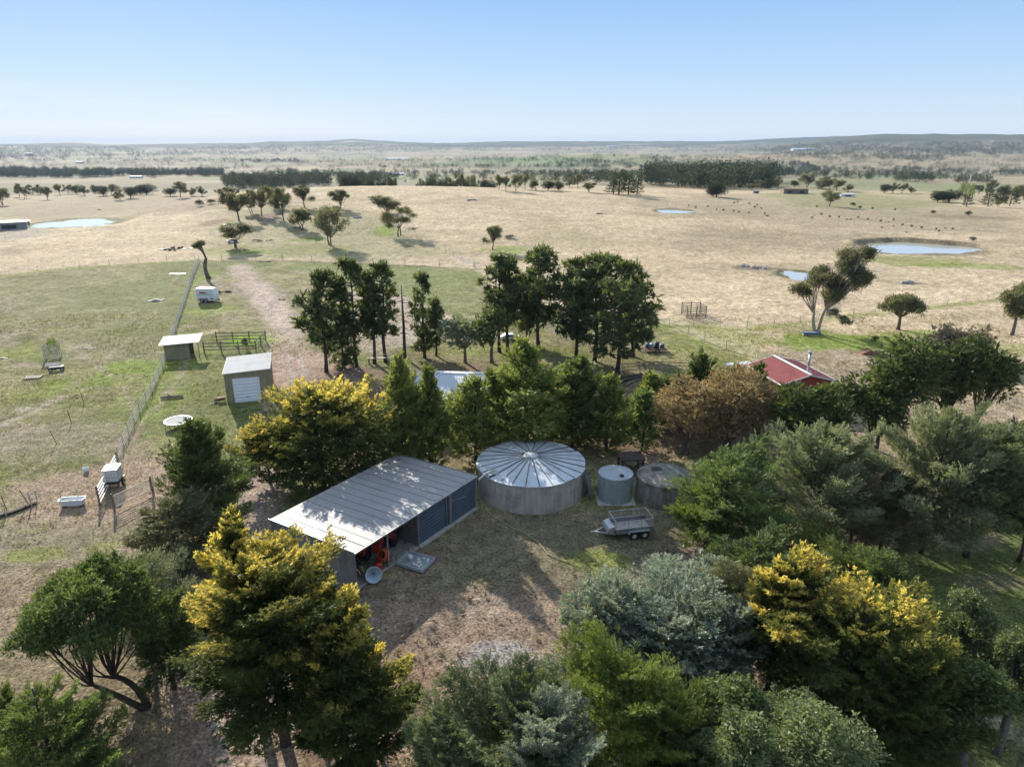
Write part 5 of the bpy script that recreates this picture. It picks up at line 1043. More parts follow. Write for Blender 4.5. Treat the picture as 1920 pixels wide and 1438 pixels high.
def trailer():
    L_ = 2.75; W = 1.55; e = empty('box_trailer', (8.35, 42.95, 0), R_(12), 'galvanised tandem box trailer with a mesh cage and a silver toolbox', 'trailer')
    z0, z1, z2 = .52, .86, 1.45
    b = MB(); b.box((0, 0, z0), (L_, W, .05)); part(b, 'tray_floor', 'slab', e)
    for nm, c, d in (('side', (0, W/2, (z0+z1)/2), (L_, .04, z1-z0)), ('side', (0, -W/2, (z0+z1)/2), (L_, .04, z1-z0)), ('tailgate', (L_/2, 0, (z0+z1)/2), (.04, W-.05, z1-z0)), ('front_panel', (-L_/2, 0, (z0+z1)/2), (.04, W-.05, z1-z0))): b = MB(); b.box(c, d); part(b, nm, 'zincdark', e)
    b = MB()
    for s in (-1, 1):
        y = s*W/2; b.bar((-L_/2, y, z2), (L_/2, y, z2), .035); b.bar((-L_/2, y, z1+.02), (L_/2, y, z1+.02), .035); b.bar((s*L_/2, -W/2, z2), (s*L_/2, W/2, z2), .035)
        for i in range(4): b.bar((-L_/2+i*L_/3, y, z1), (-L_/2+i*L_/3, y, z2), .03)
    part(b, 'cage', 'galv', e)
    b = MB()
    for s in (-1, 1):
        for i in range(1, 28): b.bar((-L_/2+i*L_/28, s*W/2, z1), (-L_/2+i*L_/28, s*W/2, z2), .005)
        for i in range(1, 16): b.bar((s*L_/2, -W/2+i*W/16, z1), (s*L_/2, -W/2+i*W/16, z2), .005)
        for i in range(1, 6): b.bar((-L_/2, s*W/2, z1+i*(z2-z1)/6), (L_/2, s*W/2, z1+i*(z2-z1)/6), .005)
    part(b, 'mesh_panels', 'galv', e)
    for s in (-1, 1):
        for x in (-.05, .72): wheel_part(e, (x, s*(W/2+.12), .31), .31, .19, (0, 1, 0), 'chalk', 'wheel', .58)
        b = MB(); y = s*(W/2+.13)
        for p, q in (((-.48, y, .5), (-.38, y, .68)), ((-.38, y, .68), (1.05, y, .68)), ((1.05, y, .68), (1.15, y, .5))): b.bar(p, q, .24, .025)
        part(b, 'mudguard', 'tank', e)
    b = MB(); b.bar((-L_/2, -W*.42, .47), (-L_/2-1.25, 0, .45), .08); b.bar((-L_/2, W*.42, .47), (-L_/2-1.25, 0, .45), .08); b.bar((-L_/2-1.1, 0, .45), (-L_/2-1.55, 0, .47), .07); b.box((0, -W*.35, .46), (L_, .06, .08)); b.box((0, W*.35, .46), (L_, .06, .08)); part(b, 'drawbar', 'galv', e)
    b = MB(); b.tube([(-L_/2-1.0, .1, .0), (-L_/2-1.0, .1, .62)], .03, 8); b.wheel((-L_/2-1.0, .1, .09), .09, .05, (0, 1, 0), 12); part(b, 'jockey_wheel', 'chalk', e)
    b = MB(); x0 = -L_/2-.52; vs = [(x0, -.62, .5), (x0+.46, -.62, .5), (x0+.46, -.62, 1.02), (x0+.1, -.62, .92), (x0, -.62, .78)]; vs += [(x, .62, z) for x, y, z in vs]; b.add(vs, [(0, 1, 2, 3, 4), (9, 8, 7, 6, 5)]+[(i, i+5, (i+1) % 5+5, (i+1) % 5) for i in range(5)]); part(b, 'toolbox', 'galv', e)
trailer()
def garage():
    e = empty('garage', (-30.05, 68.6, GZ(-30, 68.6)), R_(17), 'small khaki iron garage with a white roller door and pale roof', 'garage'); W, D = 4.5, 6.1; hl, hr = 3.35, 3.5
    part(corr_wall((0, 0), (.70, 0), 0, hl, hl+.02), 'front_wall', 'khaki', e); part(corr_wall((3.45, 0), (W, 0), 0, hr-.03, hr), 'front_wall', 'khaki', e); part(corr_wall((.70, 0), (3.45, 0), 2.75, hl+.02, hr-.03), 'door_head', 'khaki', e)
    part(corr_wall((W, 0), (W, D), 0, hr, hr), 'side_wall', 'khaki', e); part(corr_wall((0, D), (0, 0), 0, hl, hl), 'side_wall', 'khaki', e); part(corr_wall((W, D), (0, D), 0, hr, hl), 'back_wall', 'khaki', e)
    b = MB(); k = 30; vs = []; fs = []
    for i in range(k+1): z = .04+2.70*i/k; y = .05+.015*math.sin(i*math.pi/2); vs += [(.72, y, z), (3.43, y, z)]
    fs = [(2*i, 2*i+1, 2*i+3, 2*i+2) for i in range(k)]; b.add(vs, fs); d = part(b, 'roller_door', 'doorwhite', e); b = MB(); b.box((2.08, .0, .62), (.22, .04, .05)); part(b, 'handle', 'black', d)
    b = MB(); b.sheet((-.10, -.12, hl+.03), (0, D+.24, 0), (W+.2, 0, hr-hl+.02), 0, .014, .19, up=(0, 0, -1)); part(b, 'roof', 'cream', e)
    b = MB(); b.bar((-.11, -.13, hl+.0), (W+.11, -.13, hr+.02), .03, .10); b.bar((-.11, -.12, hl), (-.11, D+.12, hl), .04, .10); b.bar((W+.11, -.12, hr), (W+.11, D+.12, hr), .04, .10); part(b, 'fascia', 'cream', e)
    # things leaning on the garage
    p = Vector((-31.0, 69.3, 0)); e = empty('barrow', p, R_(30), 'rust-red barrow heaped with junk against the left wall of the garage', 'barrow'); b = MB(); b.box((0, 0, .42), (.8, .6, .3)); part(b, 'bin', 'rusty', e); wheel_part(e, (-.55, 0, .2), .2, .1, (0, 1, 0), 'galv'); b = MB(); b.bar((.3, -.2, .35), (-1.3, -.35, .12), .06); b.bar((.3, .2, .35), (1.0, .3, .5), .04); part(b, 'handle', 'palewood', e)
    e = empty('gas_bottle', (-30.75, 71.3, 0), 0, 'dark green gas bottle standing against the left wall of the garage', 'gas bottle'); b = MB(); b.lathe([(.01, 0), (.2, 0), (.22, .1), (.22, .95), (.12, 1.15), (.01, 1.18)], 14); part(b, 'cylinder', 'blue', e, True); b = MB(); b.tube([(0, 0, 1.15), (0, 0, 1.3)], .05, 8); part(b, 'valve', 'white', e)
    for i, (dx, dy, rz, l) in enumerate(((0, 0, 35, 2.2), (.5, .3, 15, 1.9), (.9, -.2, 28, 2.0))):
        b = MB(); b.box((0, 0, .13), (l, .2, .22)); o = b.build('timber_sleeper', M_['wood']); o.location = (-25.6+dx, 65.6+dy, 0); o.rotation_euler.z = R_(rz); tagp(o, ['grey sleeper nearest the camera, in the garage shadow', 'grey sleeper lying flattest of the three in the garage shadow', 'grey sleeper touching the golden cypress side of the garage shadow'][i], 'sleeper', 'sleepers in the garage shadow')
garage()
def shelter():
    z = GZ(-43.5, 84.5); e = empty('horse_shelter', (-43.9, 84.1, z), R_(14), 'small khaki horse shelter with a pale skillion roof', 'shelter')
    part(corr_wall((0, 0), (2.9, 0), 0, 2.0, 2.15), 'wall', 'khaki', e); part(corr_wall((0, 2.6), (0, 0), 0, 2.25, 2.0), 'wall', 'khaki', e); part(corr_wall((2.9, 2.6), (0, 2.6), 0, 2.4, 2.25), 'wall', 'khaki', e)
    for x, y in ((2.9, .05), (2.9, 2.55), (4.0, .05)): b = MB(); b.tube([(x, y, 0), (x, y, 2.2)], .05, 6); part(b, 'post', 'wood', e)
    b = MB(); b.sheet((-.55, -.4, 2.06), (4.8, 0, .18), (0, 3.4, .32), 0, .014, .19); part(b, 'roof', 'cream', e)
    # railed yard
    e = empty('horse_yard', (-40.3, 87.2, GZ(-38, 86)), R_(5), 'grey timber post and rail horse yard beside the shelter', 'yard'); Wx, Dy = 6.6, 5.2
    for x in (0, 2.2, 4.4, Wx):
        for y in (0, Dy): b = MB(); b.box((x, y, .8), (.13, .13, 1.6)); part(b, 'post', 'wood', e)
    for y in (Dy*.5,): b = MB(); b.box((Wx, y, .8), (.13, .13, 1.6)); part(b, 'post', 'wood', e)
    for zz in (.45, .9, 1.35):
        b = MB(); b.bar((0, 0, zz), (Wx, 0, zz), .04, .12); part(b, 'rail', 'wood', e); b = MB(); b.bar((0, Dy, zz), (Wx, Dy, zz), .04, .12); part(b, 'rail', 'wood', e); b = MB(); b.bar((Wx, 0, zz), (Wx, Dy, zz), .04, .12); part(b, 'rail', 'wood', e)
shelter()
def horse_float():
    p = G(391, 566); e = empty('horse_float', p, R_(-2), 'white horse float with a red and teal stripe beside the long fence', 'horse float')
    L_, W, z0, z1 = 3.1, 1.75, .38, 2.45; pr = [(-L_/2, z0), (L_/2, z0), (L_/2+.05, z0+.9), (L_/2-.25, z1-.15), (L_/2-.6, z1), (-L_/2+.05, z1), (-L_/2, z1-.1)]; n = len(pr)
    b = MB(); b.add([(x, -W/2, z) for x, z in pr]+[(x, W/2, z) for x, z in pr], [tuple(range(n)), tuple(range(2*n-1, n-1, -1))]+[(i, i+n, (i+1) % n+n, (i+1) % n) for i in range(n)]); part(b, 'body', 'white', e)
    b = MB(); b.box((-.1, -W/2-.012, z0+1.02), (L_-.3, .02, .07)); part(b, 'stripe', 'teal', e); b = MB(); b.box((-.45, -W/2-.014, z0+1.35), (1.0, .02, .27)); b.box((.32, -W/2-.014, z0+1.3), (.34, .02, .12)); part(b, 'red_panel', 'paintred', e)
    b = MB(); b.box((1.1, -W/2-.012, z0+.35), (.5, .02, .22)); part(b, 'red_panel', 'paintred', e)
    b = MB(); b.box((0, 0, z0-.02), (L_+.1, W-.1, .08)); b.bar((L_/2, -.5, z0), (L_/2+1.0, 0, z0), .08); b.bar((L_/2, .5, z0), (L_/2+1.0, 0, z0), .08); part(b, 'drawbar', 'black', e)
    for s in (-1, 1):
        for x in (-.75, -.05): wheel_part(e, (x, s*(W/2+.02), .33), .33, .2, (0, 1, 0), 'galv')
        b = MB(); y = s*(W/2+.06)
        for a, c in (((-1.2, y, .55), (-1.1, y, .75)), ((-1.1, y, .75), (.3, y, .75)), ((.3, y, .75), (.4, y, .55))): b.bar(a, c, .22, .03)
        part(b, 'mudguard', 'black', e)
horse_float()
def gable(name, label, cat, org, rz, W, D, he, hr, roofm, wallm, over=.3, trim='white', rib='x'):
    """gable building: local x across the gable front, y along the ridge"""
    e = empty(name, org, R_(rz), label, cat)
    for a, b_, nm in (((0, D), (0, 0), 'side_wall'), ((W, 0), (W, D), 'side_wall')): part(corr_wall(a, b_, 0, he, he), nm, wallm, e)
    for y, sg in ((0, 1), (D, -1)):
        b = MB(); pts = [(0, y, 0), (W, y, 0), (W, y, he), (W/2, y, hr), (0, y, he)]; b.poly(pts, .06, (0, -sg, 0)); part(b, 'gable_wall', wallm, e)
    s = (hr-he)/(W/2); zo = he-over*s
    for x0, x1, za, zb in ((-over, W/2, zo, hr), (W+over, W/2, zo, hr)):
        b = MB(); b.sheet((x0, -over, za+.04), (0, D+2*over, 0), (x1-x0, 0, zb-za), 0, .015, .19, up=(0, 0, 1) if x0 > 0 else (0, 0, 1)); part(b, 'roof', roofm, e)
    b = MB(); b.box((W/2, D/2, hr+.075), (.36, D+2*over+.05, .05)); part(b, 'ridge_cap', trim, e)
    b = MB()
    for y in (-over-.02, D+over+.02): b.bar((-over, y, zo), (W/2, y, hr), .04, .14); b.bar((W+over, y, zo), (W/2, y, hr), .04, .14)
    b.box((-over-.05, D/2, zo), (.1, D+2*over, .1)); b.box((W+over+.05, D/2, zo), (.1, D+2*over, .1)); part(b, 'gutter', trim, e)
    return e
def red_shed():
    e = gable('red_shed', 'oxide-red iron shed with white ridge and gutters and a tall flue', 'shed', (27.75, 67.3, 0), 11, 6.0, 6.6, 2.75, 3.55, 'red', 'redwall', .22)
    b = MB(); b.bar((-.1, -.24, 2.0), (6.1, -.24, 2.0), .05, .12); part(b, 'trim_band', 'white', e)
    b = MB(); b.tube([(3.35, .9, 3.3), (3.35, .9, 5.5)], .13, 12); f = part(b, 'flue', 'galv', e, True); b = MB(); b.lathe([(.2, 0), (.24, .12), (.2, .3), (.05, .36)], 12, (3.35, .9, 5.5)); part(b, 'flue_cap', 'galv', f); b = MB(); b.box((3.35, .9, 3.62), (.55, .5, .06)); part(b, 'flashing', 'galv', e)
    b = MB(); b.box((1.4, -.05, 1.1), (.9, .06, 2.0)); part(b, 'door', 'red', e); w_ = MB(); w_.box((4.3, -.05, 1.35), (1.1, .06, .9)); w_ = part(w_, 'window', 'white', e); b = MB(); b.box((4.3, -.09, 1.35), (.95, .02, .75)); part(b, 'pane', 'black', w_)
    e = empty('lean_to_awning', (24.6, 71.8, 0), R_(11), 'pale iron awning at the far left corner of the red shed', 'awning'); b = MB(); b.sheet((-.2, 0, 2.55), (3.0, 0, .1), (0, 2.8, .15), 0, .014, .19); part(b, 'roof', 'whiteroof', e)
    for x, y in ((0, .15), (0, 2.6), (2.6, .15), (2.6, 2.6)): b = MB(); b.tube([(x, y, 0), (x, y, 2.6)], .05, 6); part(b, 'post', 'darkwood', e)
red_shed()
def cottage():
    # hipped white roof seen through the hedge
    p = G(850, 757); x0, y0 = -10.3, 64.0; W, D, he, hr = 8.2, 8.0, 2.5, 3.7; e = empty('cottage', (x0, y0, 0), R_(-4), 'small cottage with a white corrugated hip roof behind the hedge conifers', 'cottage')
    for a, b_ in (((0, 0), (W, 0)), ((W, 0), (W, D)), ((W, D), (0, D)), ((0, D), (0, 0))): part(corr_wall(a, b_, 0, he, he, .006, .3), 'wall', 'white', e)
    o = .35; A, B, C_, D_ = (-o, -o, he), (W+o, -o, he), (W+o, D+o, he), (-o, D+o, he); r1, r2 = (W*.5-1.2, D/2, hr), (W*.5+1.2, D/2, hr)
    def hip(a, b_, c, d, nm='roof'):
        q = MB(); a, b_, c, d = map(Vector, (a, b_, c, d)); n = 56; vs = []; nn = (b_-a).cross(d-a).normalized()
        for i in range(n+1): t = i/n; w_ = nn*(.012*math.sin(i*math.pi/2)+.03); vs += [a.lerp(b_, t)+w_, d.lerp(c, t)+w_]
        q.add(vs, [(2*i, 2*i+2, 2*i+3, 2*i+1) for i in range(n)]); part(q, nm, 'whiteroof', e)
    hip(A, B, r2, r1); hip(C_, D_, r1, r2); hip(B, C_, r2, r2); hip(D_, A, r1, r1)
    q = MB()
    for a, b_ in ((A, r1), (B, r2), (C_, r2), (D_, r1), (r1, r2)): q.bar(Vector(a)+Vector((0, 0, .07)), Vector(b_)+Vector((0, 0, .07)), .16, .04)
    part(q, 'ridge_cap', 'white', e); q = MB()
    for a, b_ in ((A, B), (B, C_), (C_, D_), (D_, A)): q.bar(a, b_, .1, .12)
    part(q, 'gutter', 'white', e)
    for x in (2.0, 5.6): w_ = MB(); w_.box((x, -.04, 1.4), (1.2, .06, 1.1)); w_ = part(w_, 'window', 'white', e); q = MB(); q.box((x, -.08, 1.4), (1.05, .02, .95)); part(q, 'pane', 'black', w_)
    q = MB(); q.box((3.9, -.04, 1.05), (.9, .06, 2.0)); part(q, 'door', 'bluegrey', e)
cottage()
# ------------------------------------------------------------------ fences
def fence(name, label, pp, sp, ph, post='palewood', wires=(.35, .7, 1.05), pr=.032, mesh=False, wm='wirem', square=True, world=False, rail=None):
    P = [Vector(p) for p in (pp if world else ground([a for a, b in pp], [b for a, b in pp]))]; pts = [P[0]]
    for a, b in zip(P[:-1], P[1:]):
        n = max(1, round((b-a).length/sp)); pts += [a.lerp(b, i/n) for i in range(1, n+1)]
    pts = [Vector((p.x, p.y, GZ(p.x, p.y))) for p in pts]; o0 = pts[0]; e = empty(name, o0, 0, label, 'fence'); r = nr_(); first = None
    for k, p in enumerate(pts[:98]):
        if first is None:
            b = MB(); (b.box((0, 0, ph/2-.1), (pr*2, pr*2, ph+.2)) if square else b.tube([(0, 0, -.2), (0, 0, ph)], pr, 6)); first = part(b, 'post', post, e); o = first
        else: o = first.copy(); COL.objects.link(o); o.parent = e
        o.location = p-o0; o.rotation_euler = (r.normal()*.04, r.normal()*.04, r.uniform(0, 1)); o.scale.z = r.uniform(.88, 1.12)
    for h in wires:
        b = MB(); b.tube([p-o0+Vector((0, 0, h)) for p in pts], .010 if not rail else rail, 3 if not rail else 4, cap=False); part(b, 'wire' if not rail else 'rail', wm, e)
    if mesh:
        b = MB()
        for a, c in zip(pts[:-1], pts[1:]):
            n = max(2, int((c-a).length/.30))
            for i in range(n): q = a.lerp(c, i/n)-o0; b.bar(q+Vector((0, 0, .03)), q+Vector((0, 0, wires[-1])), .016)
        part(b, 'netting', wm, e)
    return e
def fences():
    fence('wire_fence', 'long netting fence running up the paddock from the white gate to the leaning gum', [(222, 862), (242, 815), (262, 775), (285, 735), (305, 690), (322, 640), (338, 590), (352, 548), (363, 515), (374, 489)], 3.6, 1.25, wires=(.05, .4, .75, 1.1), mesh=True, pr=.034)
    fence('wire_fence', 'boundary fence between the green paddock and the dry grass, left of the leaning gum', [(-60, 523), (0, 516), (70, 508), (150, 501), (260, 493), (365, 488)], 6, 1.25)
    fence('wire_fence', 'boundary fence with a dark foot line below the gums of the knoll', [(416, 487), (480, 487), (530, 487), (640, 491), (760, 497), (890, 503)], 7, 1.3, wires=(.1, .45, .8, 1.1), pr=.055)
    fence('wire_fence', 'fence running diagonally down the right side of the pine clump towards the red shed', [(1228, 604), (1255, 612), (1290, 625), (1320, 640), (1362, 656), (1420, 672), (1480, 690)], 3.2, 1.3, wires=(.2, .5, .8, 1.1), mesh=True, pr=.034)
    fence('wire_fence', 'fence crossing the right paddock behind the big gum', [(1228, 606), (1300, 614), (1400, 617), (1500, 606), (1600, 591), (1680, 583), (1740, 577), (1810, 568), (1930, 556)], 4.6, 1.25, pr=.034)
    fence('wire_fence', 'fence dropping down the knoll beside the widest gum', [(772, 440), (810, 462), (850, 482), (888, 500)], 5, 1.2, mesh=False)
    fence('rail_fence', 'grey rail fence in front of the stacked timber behind the hedge', [(1166, 702), (1200, 699), (1240, 697), (1292, 700)], 2.6, 1.35, wires=(.45, .85, 1.25), wm='wood', rail=.045, pr=.055)
    fence('wire_fence', 'low fence with a dark sleeper kerb in the lower left corner of the paddock', [(-40, 990), (12, 968), (58, 950), (70, 943)], 2.6, 1.1, pr=.03)
    fence('wire_fence', 'sagging fence from the white gate to the tub', [(188, 938), (150, 941), (118, 946), (60, 950)], 3, 1.1, wires=(.3, 1.0))
    fence('wire_fence', 'fence between the driveway and the tall dark cypress', [(288, 918), (330, 908), (360, 905)], 2.2, 1.2, wires=(.3, .7, 1.0))
    fence('wire_fence', 'fence in the shade under the biggest golden cypress', [(655, 1425), (690, 1370), (730, 1450)], 2.2, 1.2, wires=(.3, .7, 1.0))
    fence('wire_fence', 'dark fence beside the shed at the far left', [(-30, 458), (10, 448), (40, 441), (70, 436)], 5, 1.3)
    b = MB(); P = [G(a, c) for a, c in ((-10, 972), (28, 962), (68, 945))]
    for a, c in zip(P[:-1], P[1:]): b.bar(a+Vector((0, 0, .1)), c+Vector((0, 0, .1)), .25, .22)
    o = b.build('sleeper_kerb', M_['darkwood']); tagp(o, 'dark sleeper kerb under the lower left corner fence', 'kerb')
    # lone posts in the left paddock
    first = None; g = 'thin stakes standing in the left paddock'
    for x, y, lx in ((158, 758, -.1), (134, 793, -.1), (106, 832, -.25), (13, 958, -.1), (55, 947, -.35), (443, 968, .1)):
        if first is None: b = MB(); b.tube([(0, 0, -.2), (0, 0, 1.35)], .035, 6); first = b.build('stake', M_['rusty']); o = first
        else: o = first.copy(); COL.objects.link(o)
        o.location = G(x, y); o.rotation_euler = (0, lx, 0); tagp(o, 'thin rusty stake standing alone in the left paddock', 'stake', g)
    # gates
    def gate(name, label, a, c, h, bars, m, z0=.15, mesh=0):
        A, B = G(*a), G(*c); e = empty(name, A, math.atan2(B.y-A.y, B.x-A.x), label, 'gate'); L_ = (Vector((B.x, B.y, 0))-Vector((A.x, A.y, 0))).length
        b = MB(); b.bar((0, 0, z0), (0, 0, h), .05); b.bar((L_, 0, z0), (L_, 0, h), .05); b.bar((0, 0, h), (L_, 0, h), .06); b.bar((0, 0, z0), (L_, 0, z0), .06); part(b, 'frame', m, e)
        for i in range(1, bars): z = z0+(h-z0)*i/bars; b = MB(); b.bar((0, 0, z), (L_, 0, z), .035 if mesh else .05, .09 if not mesh else .03); part(b, 'rail', m, e)
        if mesh:
            b = MB()
            for i in range(1, int(L_/.16)): b.bar((i*.16, 0, z0), (i*.16, 0, h), .008)
            part(b, 'mesh_infill', 'galv', e)
        for x in (-.12, L_+.12): b = MB(); b.tube([(x, 0, -.2), (x, 0, h+.25)], .075, 8); part(b, 'gate_post', 'wood', e)
    gate('field_gate', 'open white-railed gate hiding the left side of the water cube', (188, 945), (222, 880), 1.35, 4, 'white')
    gate('field_gate', 'pale mesh gate leaning over its dark shadow right of the water cube', (218, 958), (284, 926), 1.25, 5, 'palewood', .35, 1)
    gate('field_gate', 'pale gate below the biggest golden cypress at the bottom edge', (622, 1462), (690, 1372), 1.2, 4, 'palewood', .2, 1)
fences()
# ------------------------------------------------------------------ things standing about the paddocks
def things():
    # water cube on a cart
    p = G(216, 910); e = empty('water_cube', p, R_(12), 'white plastic water cube in a wire cage on a small cart by the gate', 'water cube')
    b = MB(); b.box((0, 0, 1.12), (1.0, 1.15, 1.0)); t = part(b, 'tank', 'white', e); b = MB(); b.lathe([(.01, .06), (.12, .06), (.13, 0)], 12, (0, 0, 1.62)); part(b, 'cap', 'black', t)
    b = MB()
    for i in range(6):
        q = -.5+i*.2
        for s in (-1, 1): b.bar((q, s*.6, .62), (q, s*.6, 1.64), .02); b.bar((s*.525, q*1.15, .62), (s*.525, q*1.15, 1.64), .02)
    for z in (.62, .95, 1.3, 1.64):
        for s in (-1, 1): b.bar((-.525, s*.6, z), (.525, s*.6, z), .02); b.bar((s*.525, -.6, z), (s*.525, .6, z), .02)
    part(b, 'cage', 'galv', e); b = MB(); b.box((0, 0, .5), (1.2, 1.5, .1)); b.bar((0, -.7, .45), (0, -1.6, .4), .08); part(b, 'cart_frame', 'black', e)
    for s in (-1, 1): wheel_part(e, (s*.68, -.1, .28), .28, .16, (1, 0, 0), 'chalk')
    p = G(138, 948); e = empty('trough', p, R_(8), 'old white bathtub used as a trough on the bare dirt', 'bathtub')
    b = MB(); pr = ((-.85, -.36), (.85, -.36), (.95, 0), (.85, .36), (-.85, .36), (-.95, 0)); n = 6
    vs = [(x, y, .62) for x, y in pr]+[(x*.82, y*.72, .12) for x, y in pr]+[(x*.92, y*.86, .62) for x, y in pr]+[(x*.76, y*.64, .2) for x, y in pr]
    b.add(vs, [(i+n, (i+1) % n+n, (i+1) % n, i) for i in range(n)]+[(i, (i+1) % n, (i+1) % n+2*n, i+2*n) for i in range(n)]+[(i+2*n, (i+1) % n+2*n, (i+1) % n+3*n, i+3*n) for i in range(n)]+[tuple(range(3*n, 4*n)), tuple(range(2*n-1, n-1, -1))]); part(b, 'tub', 'white', e)
    b = MB(); b.box((-.6, 0, .06), (.15, .6, .12)); b.box((.6, 0, .06), (.15, .6, .12)); part(b, 'feet', 'darkwood', e)
    p = G(162, 885); e = empty('bucket', p, 0, 'white bucket alone on the bare dirt left of the water cube', 'bucket'); b = MB(); b.lathe([(.01, 0), (.18, 0), (.22, .42), (.2, .42), (.17, .04), (.01, .04)], 14); part(b, 'pail', 'white', e, True); b = MB(); b.tube([(-.2, 0, .4), (0, .12, .46), (.2, 0, .4)], .01, 4); part(b, 'handle', 'galv', e)
    # trampoline
    p = G(336, 800); e = empty('trampoline', p, 0, 'round trampoline with a pale rim on the grass below the garage', 'trampoline'); r = 1.27
    b = MB(); b.lathe([(r, .62), (r+.02, .70), (r-.14, .70), (r-.14, .67)], 36); part(b, 'rim_pad', 'chalk', e); b = MB(); b.lathe([(r-.15, .66), (.02, .64)], 36); b.lathe([(.02, .63), (r-.24, .65)], 36); part(b, 'mat', 'mesh', e)
    for i in range(6): a = i*1.047+.3; b = MB(); b.bar((r*math.cos(a), r*math.sin(a), .64), (r*.96*math.cos(a), r*.96*math.sin(a), 0), .05); part(b, 'leg', 'galv', e)
    # tree guard with plant
    p = G(100, 672); e = empty('tree_guard', p, R_(18), 'slatted pallet tree guard standing open in the left paddock', 'tree guard')
    for s, nm in ((-1, 0), (1, 1)):
        b = MB()
        for k in range(8): b.box((s*.75, 0, .18+k*.24), (.04, 1.5, .11))
        for y in (-.7, 0, .7): b.box((s*.79, y, 1.0), (.05, .08, 2.0))
        part(b, 'slat_panel', 'palewood', e)
    b = MB()
    for k in range(8): b.box((0, -.78, .18+k*.24), (1.46, .04, .10))
    part(b, 'slat_panel', 'palewood', e)
    r = nr_(); u = rdir(260, r); P_ = u*np.array([.5, .5, 1.1])*r.random((260, 1))**.4+[0, .3, 1.5]; out = bake(P_, u+[0, 0, .5], np.full(260, .4), 'plume', 5, r); me = quadmesh('foliage', *out); c = mkobj('young_tree', me, None, FM['juni']); c.location = p; tagp(c, 'yellow-green young tree growing inside the slatted guard', 'young tree')
    # upturned trolley + pallet
    p = G(106, 695); e = empty('pallet_trolley', p, R_(20), 'low trolley with a pale top tipped beside the tree guard', 'trolley'); b = MB(); b.box((-.3, .3, .75), (1.7, .7, .06), M=Matrix.Rotation(R_(20), 3, 'X')); part(b, 'top_board', 'palewood', e); b = MB(); b.box((.1, -.1, .42), (1.5, .6, .3)); part(b, 'frame', 'black', e)
    for x in (-.5, .7): wheel_part(e, (x, -.45, .22), .22, .1, (0, 1, 0), 'chalk')
    p = G(63, 709); e = empty('pallet', p, R_(14), 'pale timber pallet lying flat in the left paddock', 'pallet'); b = MB()
    for k in range(7): b.box((-.75+k*.25, 0, .15), (.14, 1.0, .03))
    part(b, 'deck_boards', 'palewood', e); b = MB()
    for y in (-.45, 0, .45): b.box((0, y, .07), (1.7, .1, .12))
    part(b, 'bearers', 'wood', e)
    # flat boards / sheets
    def board(px, py, L_, W, H, rz, m, label, name='board', cat='board'):
        p = G(px, py); b = MB(); r = nr_(); k = 5
        vs = []; 
        for i in range(k+1):
            x = -L_/2+L_*i/k; z = H*(.55+.45*math.sin(i*1.7+px)); w_ = W*(1-.25*abs(2*i/k-1)**3)
            vs += [(x, -w_/2, 0), (x, w_/2, 0), (x, w_/2*.9, z), (x, -w_/2*.9, z)]
        fs = [(0, 1, 2, 3)[::-1], tuple(4*k+i for i in range(4))]
        for i in range(k):
            for j in range(4): fs.append((4*i+j, 4*i+(j+1) % 4, 4*i+4+(j+1) % 4, 4*i+4+j))
        b.add(vs, fs); o = b.build(name, M_[m]); o.location = p+Vector((0, 0, .02)); o.rotation_euler.z = R_(rz); tagp(o, label, cat)
    board(333, 514, 3.2, 1.1, .12, 8, 'white', 'white sheet lying flat in the paddock below the boundary fence', 'roof_sheet', 'sheet')
    board(293, 564, 2.6, 1.1, .35, 25, 'slab', 'pale curled slab lying in the middle of the left paddock', 'slab', 'slab')
    board(170, 654, 1.6, .25, .12, 10, 'palewood', 'short pale plank right of the tree guard', 'plank', 'plank'); board(3, 673, 1.4, .4, .2, 10, 'palewood', 'pale plank at the left frame edge', 'plank', 'plank')
    board(423, 548, 2.3, .5, .3, 6, 'darkwood', 'dark fallen branches right of the horse float', 'fallen_branch', 'branch'); board(385, 491+2, 1.4, .3, .2, 60, 'palewood', 'pale post leaning at the fence corner', 'post', 'post')
    board(497, 491, 2.6, .4, .2, -3, 'rusty', 'rusty beam lying along the boundary fence', 'beam', 'beam')
    board(1175, 668, 2.0, .9, .5, 0, 'darkwood', 'dark timber heap under the right pines', 'timber_heap', 'timber'); board(528, 562, 1.1, .5, .2, 0, 'rock', 'dark stone beside the dirt track', 'stone', 'stone')
    # log on stand
    p = G(322, 747); e = empty('log', p, R_(12), 'greenish weathered log lying on the grass left of the garage', 'log'); b = MB(); b.tube([(-1.1, 0, .16), (0, .03, .2), (1.15, 0, .15)], [.13, .16, .12], 9); part(b, 'stem', 'wood', e); b = MB(); b.tube([(-.1, 0, .2), (-.35, -.2, .65)], [.06, .03], 6); part(b, 'branch_stub', 'wood', e)
    # junk heap on the knoll side
    r = nr_(); p0 = G(326, 468); g = 'tyres and scrap dumped on the dry slope'
    proto_t = None
    for k in range(12):
        x, y = p0.x+r.uniform(-2.3, 2.0), p0.y+r.uniform(-1.6, 1.6); z = GZ(x, y)+(0 if k < 8 else .2)
        if proto_t is None: b = MB(); b.wheel((0, 0, .12), .38, .22, (0, 0, 1), 16, .2); proto_t = b.build('tyre', M_['rubber'], smooth=True); o = proto_t
        else: o = proto_t.copy(); COL.objects.link(o)
        o.location = (x, y, z); o.rotation_euler = (r.uniform(-.5, .5), r.uniform(-.5, .5), 0); tagp(o, 'black tyre dumped in the heap on the dry slope', 'tyre', g)
